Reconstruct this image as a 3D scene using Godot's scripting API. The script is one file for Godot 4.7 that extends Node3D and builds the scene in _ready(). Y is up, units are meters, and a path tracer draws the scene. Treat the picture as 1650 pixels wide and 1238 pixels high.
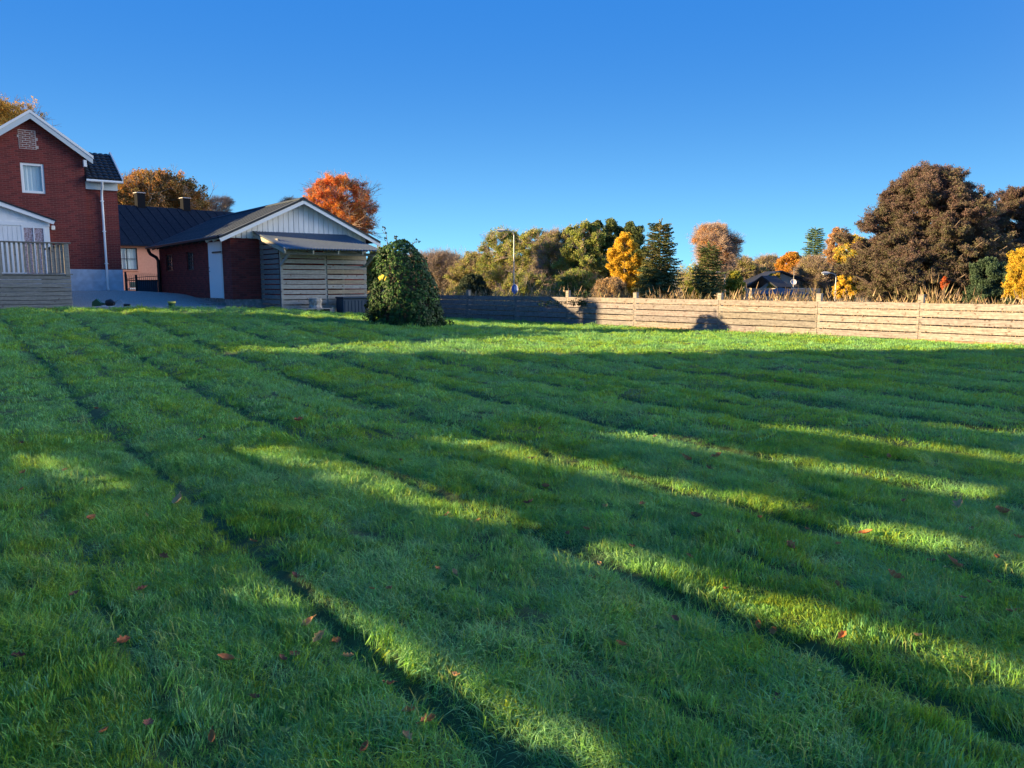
extends Node3D

# ---------------------------------------------------------------- helpers
const FPX := 1240.0          # focal length of the photograph in its own pixels
const PITCH := 0.1315        # camera tilt below the horizon, radians
const EYE := 1.6
const PLOT := deg_to_rad(36.87)   # the plot, the garage and the house share this turn

var rng := RandomNumberGenerator.new()
var names := {}
var M := {}
var bases: Array[Basis] = []
var fn := FastNoiseLite.new()
var fn2 := FastNoiseLite.new()

func P(x: float, y: float, d: float) -> Vector3:
	return Vector3(x, y, -d)

func rnd(a := 0.0, b := 1.0) -> float:
	return rng.randf_range(a, b)

func numbered(called: String, parent: Node) -> String:
	var key := str(parent.get_instance_id()) + called
	var k: int = names.get(key, 0)
	names[key] = k + 1
	return called if k == 0 else "%s_%03d" % [called, k]

func put(o: Node3D, called: String, parent: Node) -> Node3D:
	o.name = numbered(called, parent)
	parent.add_child(o, true)
	return o

func tag(o: Node, label := "", category := "", group := "", kind := "") -> Node:
	if label: o.set_meta("label", label)
	if category: o.set_meta("category", category)
	if group: o.set_meta("group", group)
	if kind: o.set_meta("kind", kind)
	return o

func thing(called: String, label: String, category: String, at_: Vector3, turn := 0.0, group := "") -> Node3D:
	var o := Node3D.new()
	put(o, called, self)
	o.position = at_
	o.rotation.y = turn
	tag(o, label, category, group)
	return o

func obj(called: String, mesh: Mesh, mat: Material, parent: Node = self) -> MeshInstance3D:
	var o := MeshInstance3D.new()
	o.mesh = mesh
	o.material_override = mat
	put(o, called, parent)
	return o

func struct(called: String, mesh: Mesh, mat: Material) -> MeshInstance3D:
	var o := obj(called, mesh, mat)
	o.set_meta("kind", "structure")
	return o

class Geo:
	var v := PackedVector3Array()
	var n := PackedVector3Array()
	var c := PackedColorArray()
	var uv := PackedVector2Array()
	var ix := PackedInt32Array()
	var col := Color(1, 1, 1)
	var uvo := Vector2.ZERO
	func tri(a: Vector3, b: Vector3, d: Vector3) -> void:
		var nn := (b - a).cross(d - a).normalized()
		var i := v.size()
		for p in [a, b, d]:
			v.append(p); n.append(nn); c.append(col); uv.append(Vector2(p.x, p.y) + uvo)
		ix.append_array([i, i + 2, i + 1])
	func quad(a: Vector3, b: Vector3, d: Vector3, e: Vector3) -> void:
		var nn := (d - a).cross(e - b).normalized()
		var i := v.size()
		v.append_array([a, b, d, e])
		var du := (b - a).length()
		var dv := (e - a).length()
		uv.append_array([uvo, uvo + Vector2(du, 0), uvo + Vector2(du, dv), uvo + Vector2(0, dv)])
		for k in 4:
			n.append(nn); c.append(col)
		ix.append_array([i, i + 2, i + 1, i, i + 3, i + 2])
	func hexa(p: Array) -> void:   # p: 0-3 bottom ccw seen from above, 4-7 top
		quad(p[4], p[5], p[6], p[7])
		quad(p[3], p[2], p[1], p[0])
		quad(p[0], p[1], p[5], p[4])
		quad(p[1], p[2], p[6], p[5])
		quad(p[2], p[3], p[7], p[6])
		quad(p[3], p[0], p[4], p[7])
	func box(lo: Vector3, hi: Vector3) -> void:
		hexa([Vector3(lo.x, lo.y, hi.z), Vector3(hi.x, lo.y, hi.z), Vector3(hi.x, lo.y, lo.z), Vector3(lo.x, lo.y, lo.z), Vector3(lo.x, hi.y, hi.z), Vector3(hi.x, hi.y, hi.z), Vector3(hi.x, hi.y, lo.z), Vector3(lo.x, hi.y, lo.z)])
	# a bar from a to b, w across (along side), h along the up direction
	func bar(a: Vector3, b: Vector3, w: float, h: float, up := Vector3.UP) -> void:
		var d := (b - a).normalized()
		var s := d.cross(up).normalized() * w / 2.0
		var u := s.cross(d).normalized() * h / 2.0
		hexa([a - s - u, a + s - u, b + s - u, b - s - u, a - s + u, a + s + u, b + s + u, b - s + u])
	func bevel(lo: Vector3, hi: Vector3, k: float) -> void:   # box with chamfered edges
		var m := (lo + hi) / 2.0
		var r := (hi - lo) / 2.0
		for ax in 3:
			var a1 := (ax + 1) % 3
			var a2 := (ax + 2) % 3
			for sg in [-1.0, 1.0]:
				var f := []
				for q in [[-1, -1], [1, -1], [1, 1], [-1, 1]]:
					var p := Vector3.ZERO
					p[ax] = sg * r[ax]; p[a1] = q[0] * (r[a1] - k); p[a2] = q[1] * (r[a2] - k)
					f.append(m + p)
				if sg > 0: quad(f[0], f[1], f[2], f[3])
				else: quad(f[3], f[2], f[1], f[0])
			for s1 in [-1.0, 1.0]:
				for s2 in [-1.0, 1.0]:
					var e := []
					for q in [[0, -1], [0, 1], [1, 1], [1, -1]]:
						var p := Vector3.ZERO
						p[ax] = q[1] * (r[ax] - k)
						p[a1] = s1 * (r[a1] - (k if q[0] == 1 else 0.0)); p[a2] = s2 * (r[a2] - (k if q[0] == 0 else 0.0))
						e.append(m + p)
					if s1 * s2 < 0: quad(e[0], e[1], e[2], e[3])
					else: quad(e[3], e[2], e[1], e[0])
	func tube(pts: Array, rad: Array, sides := 6, cap := true) -> void:
		var rings := []
		var ref := Vector3(0.31, 0.2, 0.93)
		for k in pts.size():
			var d: Vector3 = (pts[mini(k + 1, pts.size() - 1)] - pts[maxi(k - 1, 0)]).normalized()
			var s := d.cross(ref).normalized()
			var u := d.cross(s)
			var ring := []
			for j in sides:
				var a := TAU * j / sides
				ring.append([pts[k] + (s * cos(a) + u * sin(a)) * rad[k], s * cos(a) + u * sin(a)])
			rings.append(ring)
		var base := v.size()
		for ring in rings:
			for q in ring:
				v.append(q[0]); n.append(q[1]); c.append(col); uv.append(Vector2(q[0].x + q[0].z, q[0].y))
		for k in pts.size() - 1:
			for j in sides:
				var j2 := (j + 1) % sides
				var a := base + k * sides + j
				var b := base + k * sides + j2
				var d2 := base + (k + 1) * sides + j2
				var e := base + (k + 1) * sides + j
				ix.append_array([a, d2, b, a, e, d2])
		if cap:
			for end in [0, pts.size() - 1]:
				for j in range(1, sides - 1):
					if end == 0: tri(rings[0][0][0], rings[0][j + 1][0], rings[0][j][0])
					else: tri(rings[end][0][0], rings[end][j][0], rings[end][j + 1][0])
	func lathe(prof: Array, sides := 14, origin := Vector3.ZERO) -> void:   # [[r, y], ...] upwards
		for k in prof.size() - 1:
			for j in sides:
				var a := TAU * j / sides
				var b := TAU * (j + 1) / sides
				var f := func(r: float, y: float, t: float) -> Vector3: return origin + Vector3(r * cos(t), y, -r * sin(t))
				var p: Array = [f.call(prof[k][0], prof[k][1], a), f.call(prof[k][0], prof[k][1], b), f.call(prof[k + 1][0], prof[k + 1][1], b), f.call(prof[k + 1][0], prof[k + 1][1], a)]
				if prof[k][0] < 1e-5: tri(p[0], p[2], p[3])
				elif prof[k + 1][0] < 1e-5: tri(p[0], p[1], p[2])
				else: quad(p[0], p[1], p[2], p[3])
	# outline in the xy plane (ccw seen from +z), from z0 to z1
	func prism(pts: PackedVector2Array, z0: float, z1: float) -> void:
		var t := Geometry2D.triangulate_polygon(pts)
		for k in range(0, t.size(), 3):
			var a := pts[t[k]]
			var b := pts[t[k + 1]]
			var d := pts[t[k + 2]]
			if (b - a).cross(d - a) < 0:
				var sw := b; b = d; d = sw
			tri(Vector3(a.x, a.y, z1), Vector3(b.x, b.y, z1), Vector3(d.x, d.y, z1))
			tri(Vector3(a.x, a.y, z0), Vector3(d.x, d.y, z0), Vector3(b.x, b.y, z0))
		for k in pts.size():
			var a := pts[k]
			var b := pts[(k + 1) % pts.size()]
			quad(Vector3(b.x, b.y, z1), Vector3(a.x, a.y, z1), Vector3(a.x, a.y, z0), Vector3(b.x, b.y, z0))
	func mesh() -> ArrayMesh:
		var m := ArrayMesh.new()
		var a := []
		a.resize(Mesh.ARRAY_MAX)
		a[Mesh.ARRAY_VERTEX] = v
		a[Mesh.ARRAY_NORMAL] = n
		a[Mesh.ARRAY_COLOR] = c
		a[Mesh.ARRAY_TEX_UV] = uv
		a[Mesh.ARRAY_INDEX] = ix
		m.add_surface_from_arrays(Mesh.PRIMITIVE_TRIANGLES, a)
		return m

class Copies:
	var b := PackedFloat32Array()
	var k := 0
	func add(t: Basis, o: Vector3, c: Color) -> void:
		b.append_array([t.x.x, t.y.x, t.z.x, o.x, t.x.y, t.y.y, t.z.y, o.y, t.x.z, t.y.z, t.z.z, o.z, c.r, c.g, c.b, 1.0])
		k += 1
	func node(mesh: Mesh, mat: Material) -> MultiMeshInstance3D:
		var mm := MultiMesh.new()
		mm.transform_format = MultiMesh.TRANSFORM_3D
		mm.use_colors = true
		mm.mesh = mesh
		mm.instance_count = k
		mm.buffer = b
		var o := MultiMeshInstance3D.new()
		o.multimesh = mm
		o.material_override = mat
		return o

func stuff(called: String, cp: Copies, mesh: Mesh, mat: Material, parent: Node = self) -> MultiMeshInstance3D:
	var o := cp.node(mesh, mat)
	put(o, called, parent)
	o.set_meta("kind", "stuff")
	return o

# a pixel of the photograph at a known distance, as a point of the place
func at(px: float, py: float, d: float) -> Vector3:
	var u := (px - 825.0) / FPX
	var v := (619.0 - py) / FPX
	var f := cos(PITCH) + v * sin(PITCH)
	return P(d * u / f, EYE + d * (v * cos(PITCH) - sin(PITCH)) / f, d)

func on_ground(px: float, py: float) -> Vector3:
	var lo := 0.5
	var hi := 60.0
	for k in 40:
		var m := (lo + hi) / 2.0
		var p := at(px, py, m)
		if p.y > ground(p.x, m): lo = m
		else: hi = m
	return at(px, py, lo)

# ---------------------------------------------------------------- the lie of the land
func ss(a: float, b: float, x: float) -> float:
	return smoothstep(a, b, x)

func beyond_fence(x: float, d: float) -> float:   # metres past the fence line
	return (x + 1.95) * 0.68 + (d - 33.5) * 0.73

func ground(x: float, d: float) -> float:
	var r := -0.6 * x + 0.8 * d
	var s := 0.8 * x + 0.6 * d
	var side := 1.0 - ss(6.5, 19.0, s)
	var h := side * (0.78 * ss(8.0, 30.0, r) + 0.5 * ss(29.0, 38.0, r))
	return h - 2.4 * ss(2.0, 24.0, beyond_fence(x, d))

const RUT := 1.55
func relief(x: float, d: float) -> float:   # wheel ruts and humps of the lawn
	var r := -0.6 * x + 0.8 * d
	var s := 0.8 * x + 0.6 * d
	var w := s + 0.06 * fn2.get_noise_2d(r * 0.10, s * 0.02)
	var k := fposmod(w - 1.42, RUT) / RUT           # 0 at a rut
	var g := minf(k, 1.0 - k) * RUT
	var deep := 0.62 + 0.9 * fn2.get_noise_2d(r * 0.5 + 40.0, floorf((w - 1.42) / RUT + 0.5) * 17.0)
	var h := -0.068 * clampf(deep, 0.35, 1.0) * exp(-pow(g / 0.07, 4.0))
	var g2 := absf(k - 0.46) * RUT                  # a fainter pair between them
	h -= 0.032 * clampf(deep, 0.3, 1.0) * exp(-pow(g2 / 0.06, 4.0))
	h += 0.016 * sin(TAU * (k - 0.15))
	h += 0.024 * fn.get_noise_2d(x * 0.9, d * 0.9) + 0.018 * fn.get_noise_2d(x * 3.4 + 90.0, d * 3.4) + 0.014 * fn.get_noise_2d(x * 1.8 + 30.0, d * 1.8)
	return h

func rutness(x: float, d: float) -> float:
	var r := -0.6 * x + 0.8 * d
	var s := 0.8 * x + 0.6 * d
	var w := s + 0.06 * fn2.get_noise_2d(r * 0.10, s * 0.02)
	var k := fposmod(w - 1.42, RUT) / RUT
	var g := minf(k, 1.0 - k) * RUT
	var deep := 0.75 + 0.8 * fn2.get_noise_2d(r * 0.5 + 40.0, floorf((w - 1.42) / RUT + 0.5) * 17.0)
	return clampf(deep, 0.4, 1.0) * maxf(exp(-pow(g / 0.078, 4.0)), 0.6 * exp(-pow(absf(k - 0.46) * RUT / 0.06, 4.0)))

func rut_gap(x: float, d: float) -> float:   # metres to the middle of the nearest rut
	var r := -0.6 * x + 0.8 * d
	var s := 0.8 * x + 0.6 * d
	var w := s + 0.06 * fn2.get_noise_2d(r * 0.10, s * 0.02)
	var k := fposmod(w - 1.42, RUT) / RUT
	return minf(minf(k, 1.0 - k) * RUT, absf(k - 0.46) * RUT + 0.05)

func lawn_edge(s: float) -> float:
	if s < 3.75: return 28.45
	if s < 9.2: return lerpf(28.0, 26.5, (s - 3.75) / 5.45)
	if s < 13.9: return 27.6
	return 44.0

func on_lawn(x: float, d: float) -> bool:
	var s := 0.8 * x + 0.6 * d
	return beyond_fence(x, d) < -0.12 and -0.6 * x + 0.8 * d < lawn_edge(s)

# ---------------------------------------------------------------- materials
func mat(c: Color, rough := 0.8, metal := 0.0) -> StandardMaterial3D:
	var m := StandardMaterial3D.new()
	m.albedo_color = c
	m.roughness = rough
	m.metallic = metal
	return m

func lin(r: float, g: float, b: float) -> Color:
	return Color(r, g, b).linear_to_srgb()

func tex(im: Image) -> ImageTexture:
	im.generate_mipmaps()
	return ImageTexture.create_from_image(im)

func mottle(size: int, freq: float, lo: Color, hi: Color, seed_: int, contrast := 1.0) -> ImageTexture:
	var nz := FastNoiseLite.new()
	nz.seed = seed_
	nz.frequency = freq
	nz.fractal_octaves = 5
	var src := nz.get_seamless_image(size, size)
	var im := Image.create_empty(size, size, false, Image.FORMAT_RGB8)
	for y in size:
		for x in size:
			var k := clampf((src.get_pixel(x, y).r - 0.5) * contrast + 0.5, 0.0, 1.0)
			im.set_pixel(x, y, lo.lerp(hi, k))
	return tex(im)

func brick_texture(a: Color, b: Color, joint: Color, seed_: int) -> Array:
	# 8 courses of 4 stretchers: 1.0 m by 0.62 m
	var w := 256
	var h := 160
	var im := Image.create_empty(w, h, false, Image.FORMAT_RGB8)
	var hm := Image.create_empty(w, h, false, Image.FORMAT_L8)
	var g := RandomNumberGenerator.new()
	g.seed = seed_
	var nz := FastNoiseLite.new()
	nz.frequency = 0.12
	for row in 8:
		for k in 4:
			var c := a.lerp(b, g.randf()).darkened(g.randf() * 0.18)
			for y in 20:
				for x in 64:
					var px := (k * 64 + x + (32 if row % 2 else 0)) % w
					var py := row * 20 + y
					var j := x < 3 or y < 3
					var q := 0.5 + 0.5 * nz.get_noise_2d(px, py)
					im.set_pixel(px, py, (joint if j else c).darkened(0.22 * q))
					hm.set_pixel(px, py, Color.from_hsv(0, 0, 0.25 if j else 0.75 + 0.2 * q))
	var nm := Image.create_empty(w, h, false, Image.FORMAT_RGBA8)
	nm.copy_from(hm)
	nm.convert(Image.FORMAT_RGBA8)
	nm.bump_map_to_normal_map(3.0)
	return [tex(im), tex(nm)]

func brick_mat(a: Color, b: Color, joint: Color, seed_: int) -> StandardMaterial3D:
	var t := brick_texture(a, b, joint, seed_)
	var m := mat(Color.WHITE, 0.9)
	m.albedo_texture = t[0]
	m.normal_enabled = true
	m.normal_texture = t[1]
	m.uv1_triplanar = true
	m.uv1_scale = Vector3(1.0, 1.6, 1.0)
	return m

func wood_texture(lo: Color, hi: Color, knot: Color, seed_: int, knots: int) -> ImageTexture:
	# grain runs along u; 3 m by 1 m
	var w := 768
	var h := 256
	var im := Image.create_empty(w, h, false, Image.FORMAT_RGB8)
	var nz := FastNoiseLite.new()
	nz.seed = seed_
	nz.frequency = 0.02
	var g := RandomNumberGenerator.new()
	g.seed = seed_
	for y in h:
		for x in w:
			var a := nz.get_noise_2d(x * 0.35, y * 9.0)
			var b := nz.get_noise_2d(x * 1.6 + 500.0, y * 1.9)
			im.set_pixel(x, y, lo.lerp(hi, clampf(0.55 + 0.75 * a + 0.35 * b, 0.0, 1.0)))
	for k in knots:
		var cx := g.randi_range(12, w - 12)
		var cy := g.randi_range(8, h - 8)
		var rx := g.randf_range(2.5, 7.0)
		var ry := g.randf_range(2.5, 6.0)
		var lean := g.randf_range(-1.6, 1.6)
		for y in range(-24, 25):
			for x in range(-30, 31):
				var e := Vector2((x - lean * y * 0.5) / rx, y / ry).length()
				var f := clampf(1.6 - e, 0.0, 1.0)
				var st := clampf(1.0 - absf(x - lean * absf(y)) / 3.0, 0.0, 1.0) * clampf(1.0 - absf(y) / 22.0, 0.0, 1.0)
				var q := maxf(f * 0.85, st * 0.35)
				var px := posmod(cx + x, w)
				var py := posmod(cy + y, h)
				if q > 0.0:
					im.set_pixel(px, py, im.get_pixel(px, py).lerp(knot, q))
	return tex(im)

func wood_mat(lo: Color, hi: Color, knot: Color, seed_: int, knots := 26) -> StandardMaterial3D:
	var m := mat(Color.WHITE, 0.85)
	m.albedo_texture = wood_texture(lo, hi, knot, seed_, knots)
	m.vertex_color_use_as_albedo = true
	m.uv1_scale = Vector3(1.0 / 3.0, 1.0, 1.0)
	return m

func leaf_mat(rough := 0.65, back := 0.35) -> StandardMaterial3D:
	var m := mat(Color.WHITE, rough)
	m.vertex_color_use_as_albedo = true
	m.cull_mode = BaseMaterial3D.CULL_DISABLED
	m.backlight_enabled = true
	m.backlight = Color(back, back, back * 0.8)
	return m

func make_materials() -> void:
	M.brick = brick_mat(lin(0.32, 0.048, 0.038), lin(0.22, 0.033, 0.028), lin(0.30, 0.13, 0.11), 3)
	M.brick_garage = brick_mat(lin(0.32, 0.048, 0.038), lin(0.22, 0.033, 0.028), lin(0.20, 0.07, 0.06), 8)
	M.plinth = mat(lin(0.58, 0.64, 0.72), 0.9)
	M.plinth.albedo_texture = mottle(128, 0.02, Color(0.86, 0.86, 0.86), Color.WHITE, 5)
	M.plinth.uv1_triplanar = true
	M.concrete = mat(Color.WHITE, 0.95)
	M.concrete.albedo_texture = mottle(256, 0.02, lin(0.18, 0.18, 0.17), lin(0.33, 0.32, 0.30), 6, 1.6)
	M.concrete.uv1_triplanar = true
	M.white = mat(lin(0.82, 0.82, 0.81), 0.5)
	M.white_board = mat(Color.WHITE, 0.6)
	M.white_board.albedo_texture = mottle(256, 0.012, lin(0.78, 0.77, 0.74), lin(0.88, 0.87, 0.85), 9, 1.5)
	M.white_board.uv1_triplanar = true
	M.white_board.uv1_scale = Vector3(1.5, 0.4, 1.5)
	M.white_board.vertex_color_use_as_albedo = true
	M.verge = mat(lin(0.55, 0.60, 0.62), 0.5)
	M.tile = mat(lin(0.024, 0.028, 0.036), 0.6)
	M.tile.metallic_specular = 0.3
	M.sheet = mat(Color.WHITE, 0.85, 0.0)
	M.sheet.metallic_specular = 0.15
	M.sheet.albedo_texture = mottle(256, 0.02, lin(0.010, 0.017, 0.030), lin(0.020, 0.030, 0.048), 11, 1.5)
	M.sheet.uv1_triplanar = true
	M.felt = mat(Color.WHITE, 0.9)
	M.felt.metallic_specular = 0.2
	M.felt.albedo_texture = mottle(256, 0.02, lin(0.040, 0.055, 0.075), lin(0.070, 0.088, 0.110), 14, 1.6)
	M.felt.uv1_triplanar = true
	M.tin = mat(Color.WHITE, 0.45, 0.2)
	M.tin.albedo_texture = mottle(256, 0.02, lin(0.07, 0.10, 0.14), lin(0.13, 0.17, 0.21), 12, 1.4)
	M.tin.uv1_triplanar = true
	M.black = mat(lin(0.012, 0.012, 0.014), 0.45)
	M.soot = mat(lin(0.014, 0.016, 0.020), 0.95)
	M.soot.metallic_specular = 0.1
	M.dark_wood = mat(lin(0.05, 0.04, 0.035), 0.8)
	M.peach = mat(Color.WHITE, 0.9)
	M.peach.albedo_texture = mottle(256, 0.02, lin(0.76, 0.35, 0.23), lin(0.84, 0.41, 0.27), 13)
	M.peach.uv1_triplanar = true
	M.glass = mat(Color(0.10, 0.13, 0.16), 0.06)
	M.glass.metallic_specular = 0.9
	M.curtain = mat(lin(0.66, 0.74, 0.74), 0.9)
	M.pane = mat(Color(0.75, 0.85, 0.9, 0.16), 0.03)
	M.pane.transparency = BaseMaterial3D.TRANSPARENCY_ALPHA
	M.fence = wood_mat(lin(0.118, 0.110, 0.108), lin(0.345, 0.325, 0.310), lin(0.075, 0.052, 0.040), 21, 40)
	M.slat = wood_mat(lin(0.23, 0.23, 0.225), lin(0.43, 0.425, 0.40), lin(0.14, 0.09, 0.06), 22, 14)
	M.old_wood = wood_mat(lin(0.12, 0.125, 0.125), lin(0.25, 0.25, 0.24), lin(0.06, 0.05, 0.045), 23, 16)
	M.box = mat(lin(0.022, 0.050, 0.085), 0.7)
	M.bark = mat(Color.WHITE, 0.95)
	M.bark.albedo_texture = mottle(256, 0.03, lin(0.07, 0.055, 0.045), lin(0.22, 0.18, 0.15), 31, 1.6)
	M.bark.uv1_triplanar = true
	M.bark.uv1_scale = Vector3(1.2, 0.4, 1.2)
	M.pale_bark = mat(Color.WHITE, 0.9)
	M.pale_bark.albedo_texture = mottle(256, 0.03, lin(0.22, 0.19, 0.16), lin(0.55, 0.50, 0.45), 32, 1.8)
	M.pale_bark.uv1_triplanar = true
	M.twig = mat(Color.WHITE, 0.9)
	M.twig.vertex_color_use_as_albedo = true
	M.leaf = leaf_mat(0.75, 0.8)
	M.needle = leaf_mat(0.75, 0.4)
	M.ivy = leaf_mat(0.5, 0.25)
	M.ivy.metallic_specular = 0.3
	M.grass = leaf_mat(0.72, 0.8)
	M.straw = leaf_mat(0.8, 0.4)
	M.dead_leaf = leaf_mat(0.7, 0.4)
	M.soil = mat(Color.WHITE, 0.95)
	M.soil.albedo_texture = mottle(512, 0.03, lin(0.034, 0.062, 0.018), lin(0.070, 0.115, 0.032), 41, 1.8)
	M.soil.vertex_color_use_as_albedo = true
	M.soil.uv1_triplanar = true
	M.soil.uv1_world_triplanar = true
	M.soil.uv1_scale = Vector3(0.7, 0.7, 0.7)
	M.sand = mat(Color.WHITE, 0.95)
	M.sand.albedo_texture = mottle(256, 0.04, lin(0.20, 0.13, 0.07), lin(0.42, 0.31, 0.19), 42, 1.6)
	M.sand.uv1_triplanar = true
	M.gravel = mat(Color.WHITE, 0.95)
	M.gravel.albedo_texture = mottle(512, 0.11, lin(0.14, 0.13, 0.12), lin(0.60, 0.57, 0.53), 43, 2.6)
	M.gravel.uv1_triplanar = true
	M.gravel.uv1_world_triplanar = true
	M.gravel.uv1_scale = Vector3(0.5, 0.5, 0.5)
	M.field = mat(Color.WHITE, 0.95)
	M.field.albedo_texture = mottle(512, 0.02, lin(0.10, 0.09, 0.03), lin(0.20, 0.17, 0.07), 44, 1.6)
	M.field.uv1_triplanar = true
	M.field.uv1_world_triplanar = true
	M.field.uv1_scale = Vector3(0.06, 0.06, 0.06)
	M.galv = mat(lin(0.42, 0.42, 0.42), 0.45, 0.6)
	M.sign_blue = mat(lin(0.01, 0.12, 0.55), 0.45)
	M.navy = mat(lin(0.035, 0.05, 0.08), 0.6)
	M.plaster = mat(lin(0.50, 0.45, 0.38), 0.9)
	M.green_plastic = mat(lin(0.02, 0.09, 0.04), 0.4)
	M.yellow_plastic = mat(lin(0.55, 0.50, 0.10), 0.5)

# ---------------------------------------------------------------- grass, leaves and trees
func ready_bases() -> void:
	for k in 512:
		bases.append(Basis(Quaternion(rnd(-1, 1), rnd(-1, 1), rnd(-1, 1), rnd(-1, 1)).normalized()))

func leaf_clump(count: int, long: float, wide: float) -> ArrayMesh:   # loose leaves within a unit ball
	var g := Geo.new()
	for k in count:
		var b: Basis = bases[rng.randi() % 512]
		var o := (bases[rng.randi() % 512] * Vector3.UP) * pow(rnd(), 0.5)
		var l := long * rnd(0.7, 1.3) / 2.0
		var w := wide * rnd(0.7, 1.3) / 2.0
		var tip := o + b * Vector3(0, 0, l)
		var tail := o - b * Vector3(0, 0, l)
		g.tri(tail, o + b * Vector3(w, w * 0.35, 0), tip)
		g.tri(tail, tip, o + b * Vector3(-w, w * 0.35, 0))
	return g.mesh()

func twig_clump(count: int, thick: float) -> ArrayMesh:   # bare sticks fanning up from a point
	var g := Geo.new()
	for k in count:
		var d := Vector3(rnd(-1, 1), rnd(0.1, 1.2), rnd(-1, 1)).normalized()
		var a := d * rnd(0.0, 0.25)
		var m := a + d * 0.5 + Vector3(rnd(-1, 1), rnd(-0.3, 1), rnd(-1, 1)) * 0.08
		var e := m + (d + Vector3(rnd(-1, 1), rnd(-0.5, 1), rnd(-1, 1)) * 0.5).normalized() * 0.5
		g.tube([a, m, e], [thick, thick * 0.7, thick * 0.25], 3, false)
		for j in 2:
			var q := m.lerp(e, rnd(0.0, 0.7))
			g.tube([q, q + (d + Vector3(rnd(-1, 1), rnd(-0.6, 0.8), rnd(-1, 1))).normalized() * 0.35], [thick * 0.5, thick * 0.2], 3, false)
	return g.mesh()

func needle_spray() -> ArrayMesh:   # a spruce twig along +z, one unit long
	var g := Geo.new()
	for k in 15:
		var z := rnd(0.0, 1.0)
		var sd := -1.0 if k % 2 else 1.0
		var l := (0.42 - 0.25 * z) * rnd(0.7, 1.3)
		var a := Vector3(0, 0, z)
		var tip := a + Vector3(sd * l, -l * rnd(0.15, 0.8), l * 0.7)
		var w := Vector3(0, rnd(-0.05, 0.05), 0.09)
		g.tri(a - w, a + w, tip)
	for k in 4:
		var z := 0.6 + 0.4 * k / 3.0
		g.tri(Vector3(-0.07, 0, z - 0.2), Vector3(0.07, 0.03, z - 0.2), Vector3(rnd(-0.1, 0.1), rnd(-0.1, 0.05), z + 0.15))
	return g.mesh()

func grass_tuft(count: int, spread: float, tall: float, wide: float, lean: float) -> ArrayMesh:
	var g := Geo.new()
	for k in count:
		var a := rnd(0, TAU)
		var q := sqrt(rnd()) * spread
		var o := Vector3(cos(a) * q, -0.01, sin(a) * q)
		var h := tall * rnd(0.55, 1.25)
		var t := rnd(0, TAU)
		var out := Vector3(cos(t), 0, sin(t)) * h * lean * rnd(0.2, 1.3)
		var fc := rnd(0, TAU)
		var s := Vector3(cos(fc), 0, sin(fc)) * wide * rnd(0.7, 1.2) / 2.0
		var m := o + out * 0.35 + Vector3.UP * h * 0.6
		var e := o + out + Vector3.UP * h * (1.0 - 0.25 * lean)
		var tone := rnd(0.6, 1.35)
		g.col = Color(tone * rnd(0.9, 1.25), tone, tone * rnd(0.75, 1.1))
		if rnd() < 0.05: g.col = Color(3.2, 1.5, 2.2)
		g.quad(o - s, o + s, m + s * 0.8, m - s * 0.8)
		g.tri(m - s * 0.8, m + s * 0.8, e)
	return g.mesh()

func pick(cols: Array, jitter := 0.18) -> Color:
	var c: Color = cols[rng.randi() % cols.size()]
	var k := rnd(1.0 - jitter, 1.0 + jitter)
	return Color(c.r * k, c.g * k * rnd(0.93, 1.07), c.b * k)

var clumps := []
var twigs: ArrayMesh
var spray: ArrayMesh

func profile(kind: String, t: float) -> float:
	match kind:
		"dome": return sqrt(maxf(0.0, 1.0 - pow(t, 2.3)))
		"oval": return sqrt(maxf(0.0, 1.0 - pow(2.0 * t - 0.9, 2.0) / 1.22))
		"vase": return clampf(0.35 + 1.1 * t, 0.0, 1.0) * sqrt(maxf(0.0, 1.0 - pow(t, 4.0)))
		"cone": return 1.0 - t * 0.93
	return sqrt(maxf(0.0, 1.0 - pow(2.0 * t - 1.0, 2.0)))

# a broad-leaved tree; px, top and width say how large it stands at that distance
func tree(called: String, label: String, group: String, px: float, top: float, crown_base: float, width: float, d: float, o: Dictionary) -> Node3D:
	var foot := at(px, 455, d)
	foot.y = ground(foot.x, d) - 0.1
	return grow(called, label, group, foot, at(px, top, d).y - foot.y, width / 2.0 / FPX * d, maxf(0.4, at(px, crown_base, d).y - foot.y), o)

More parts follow.
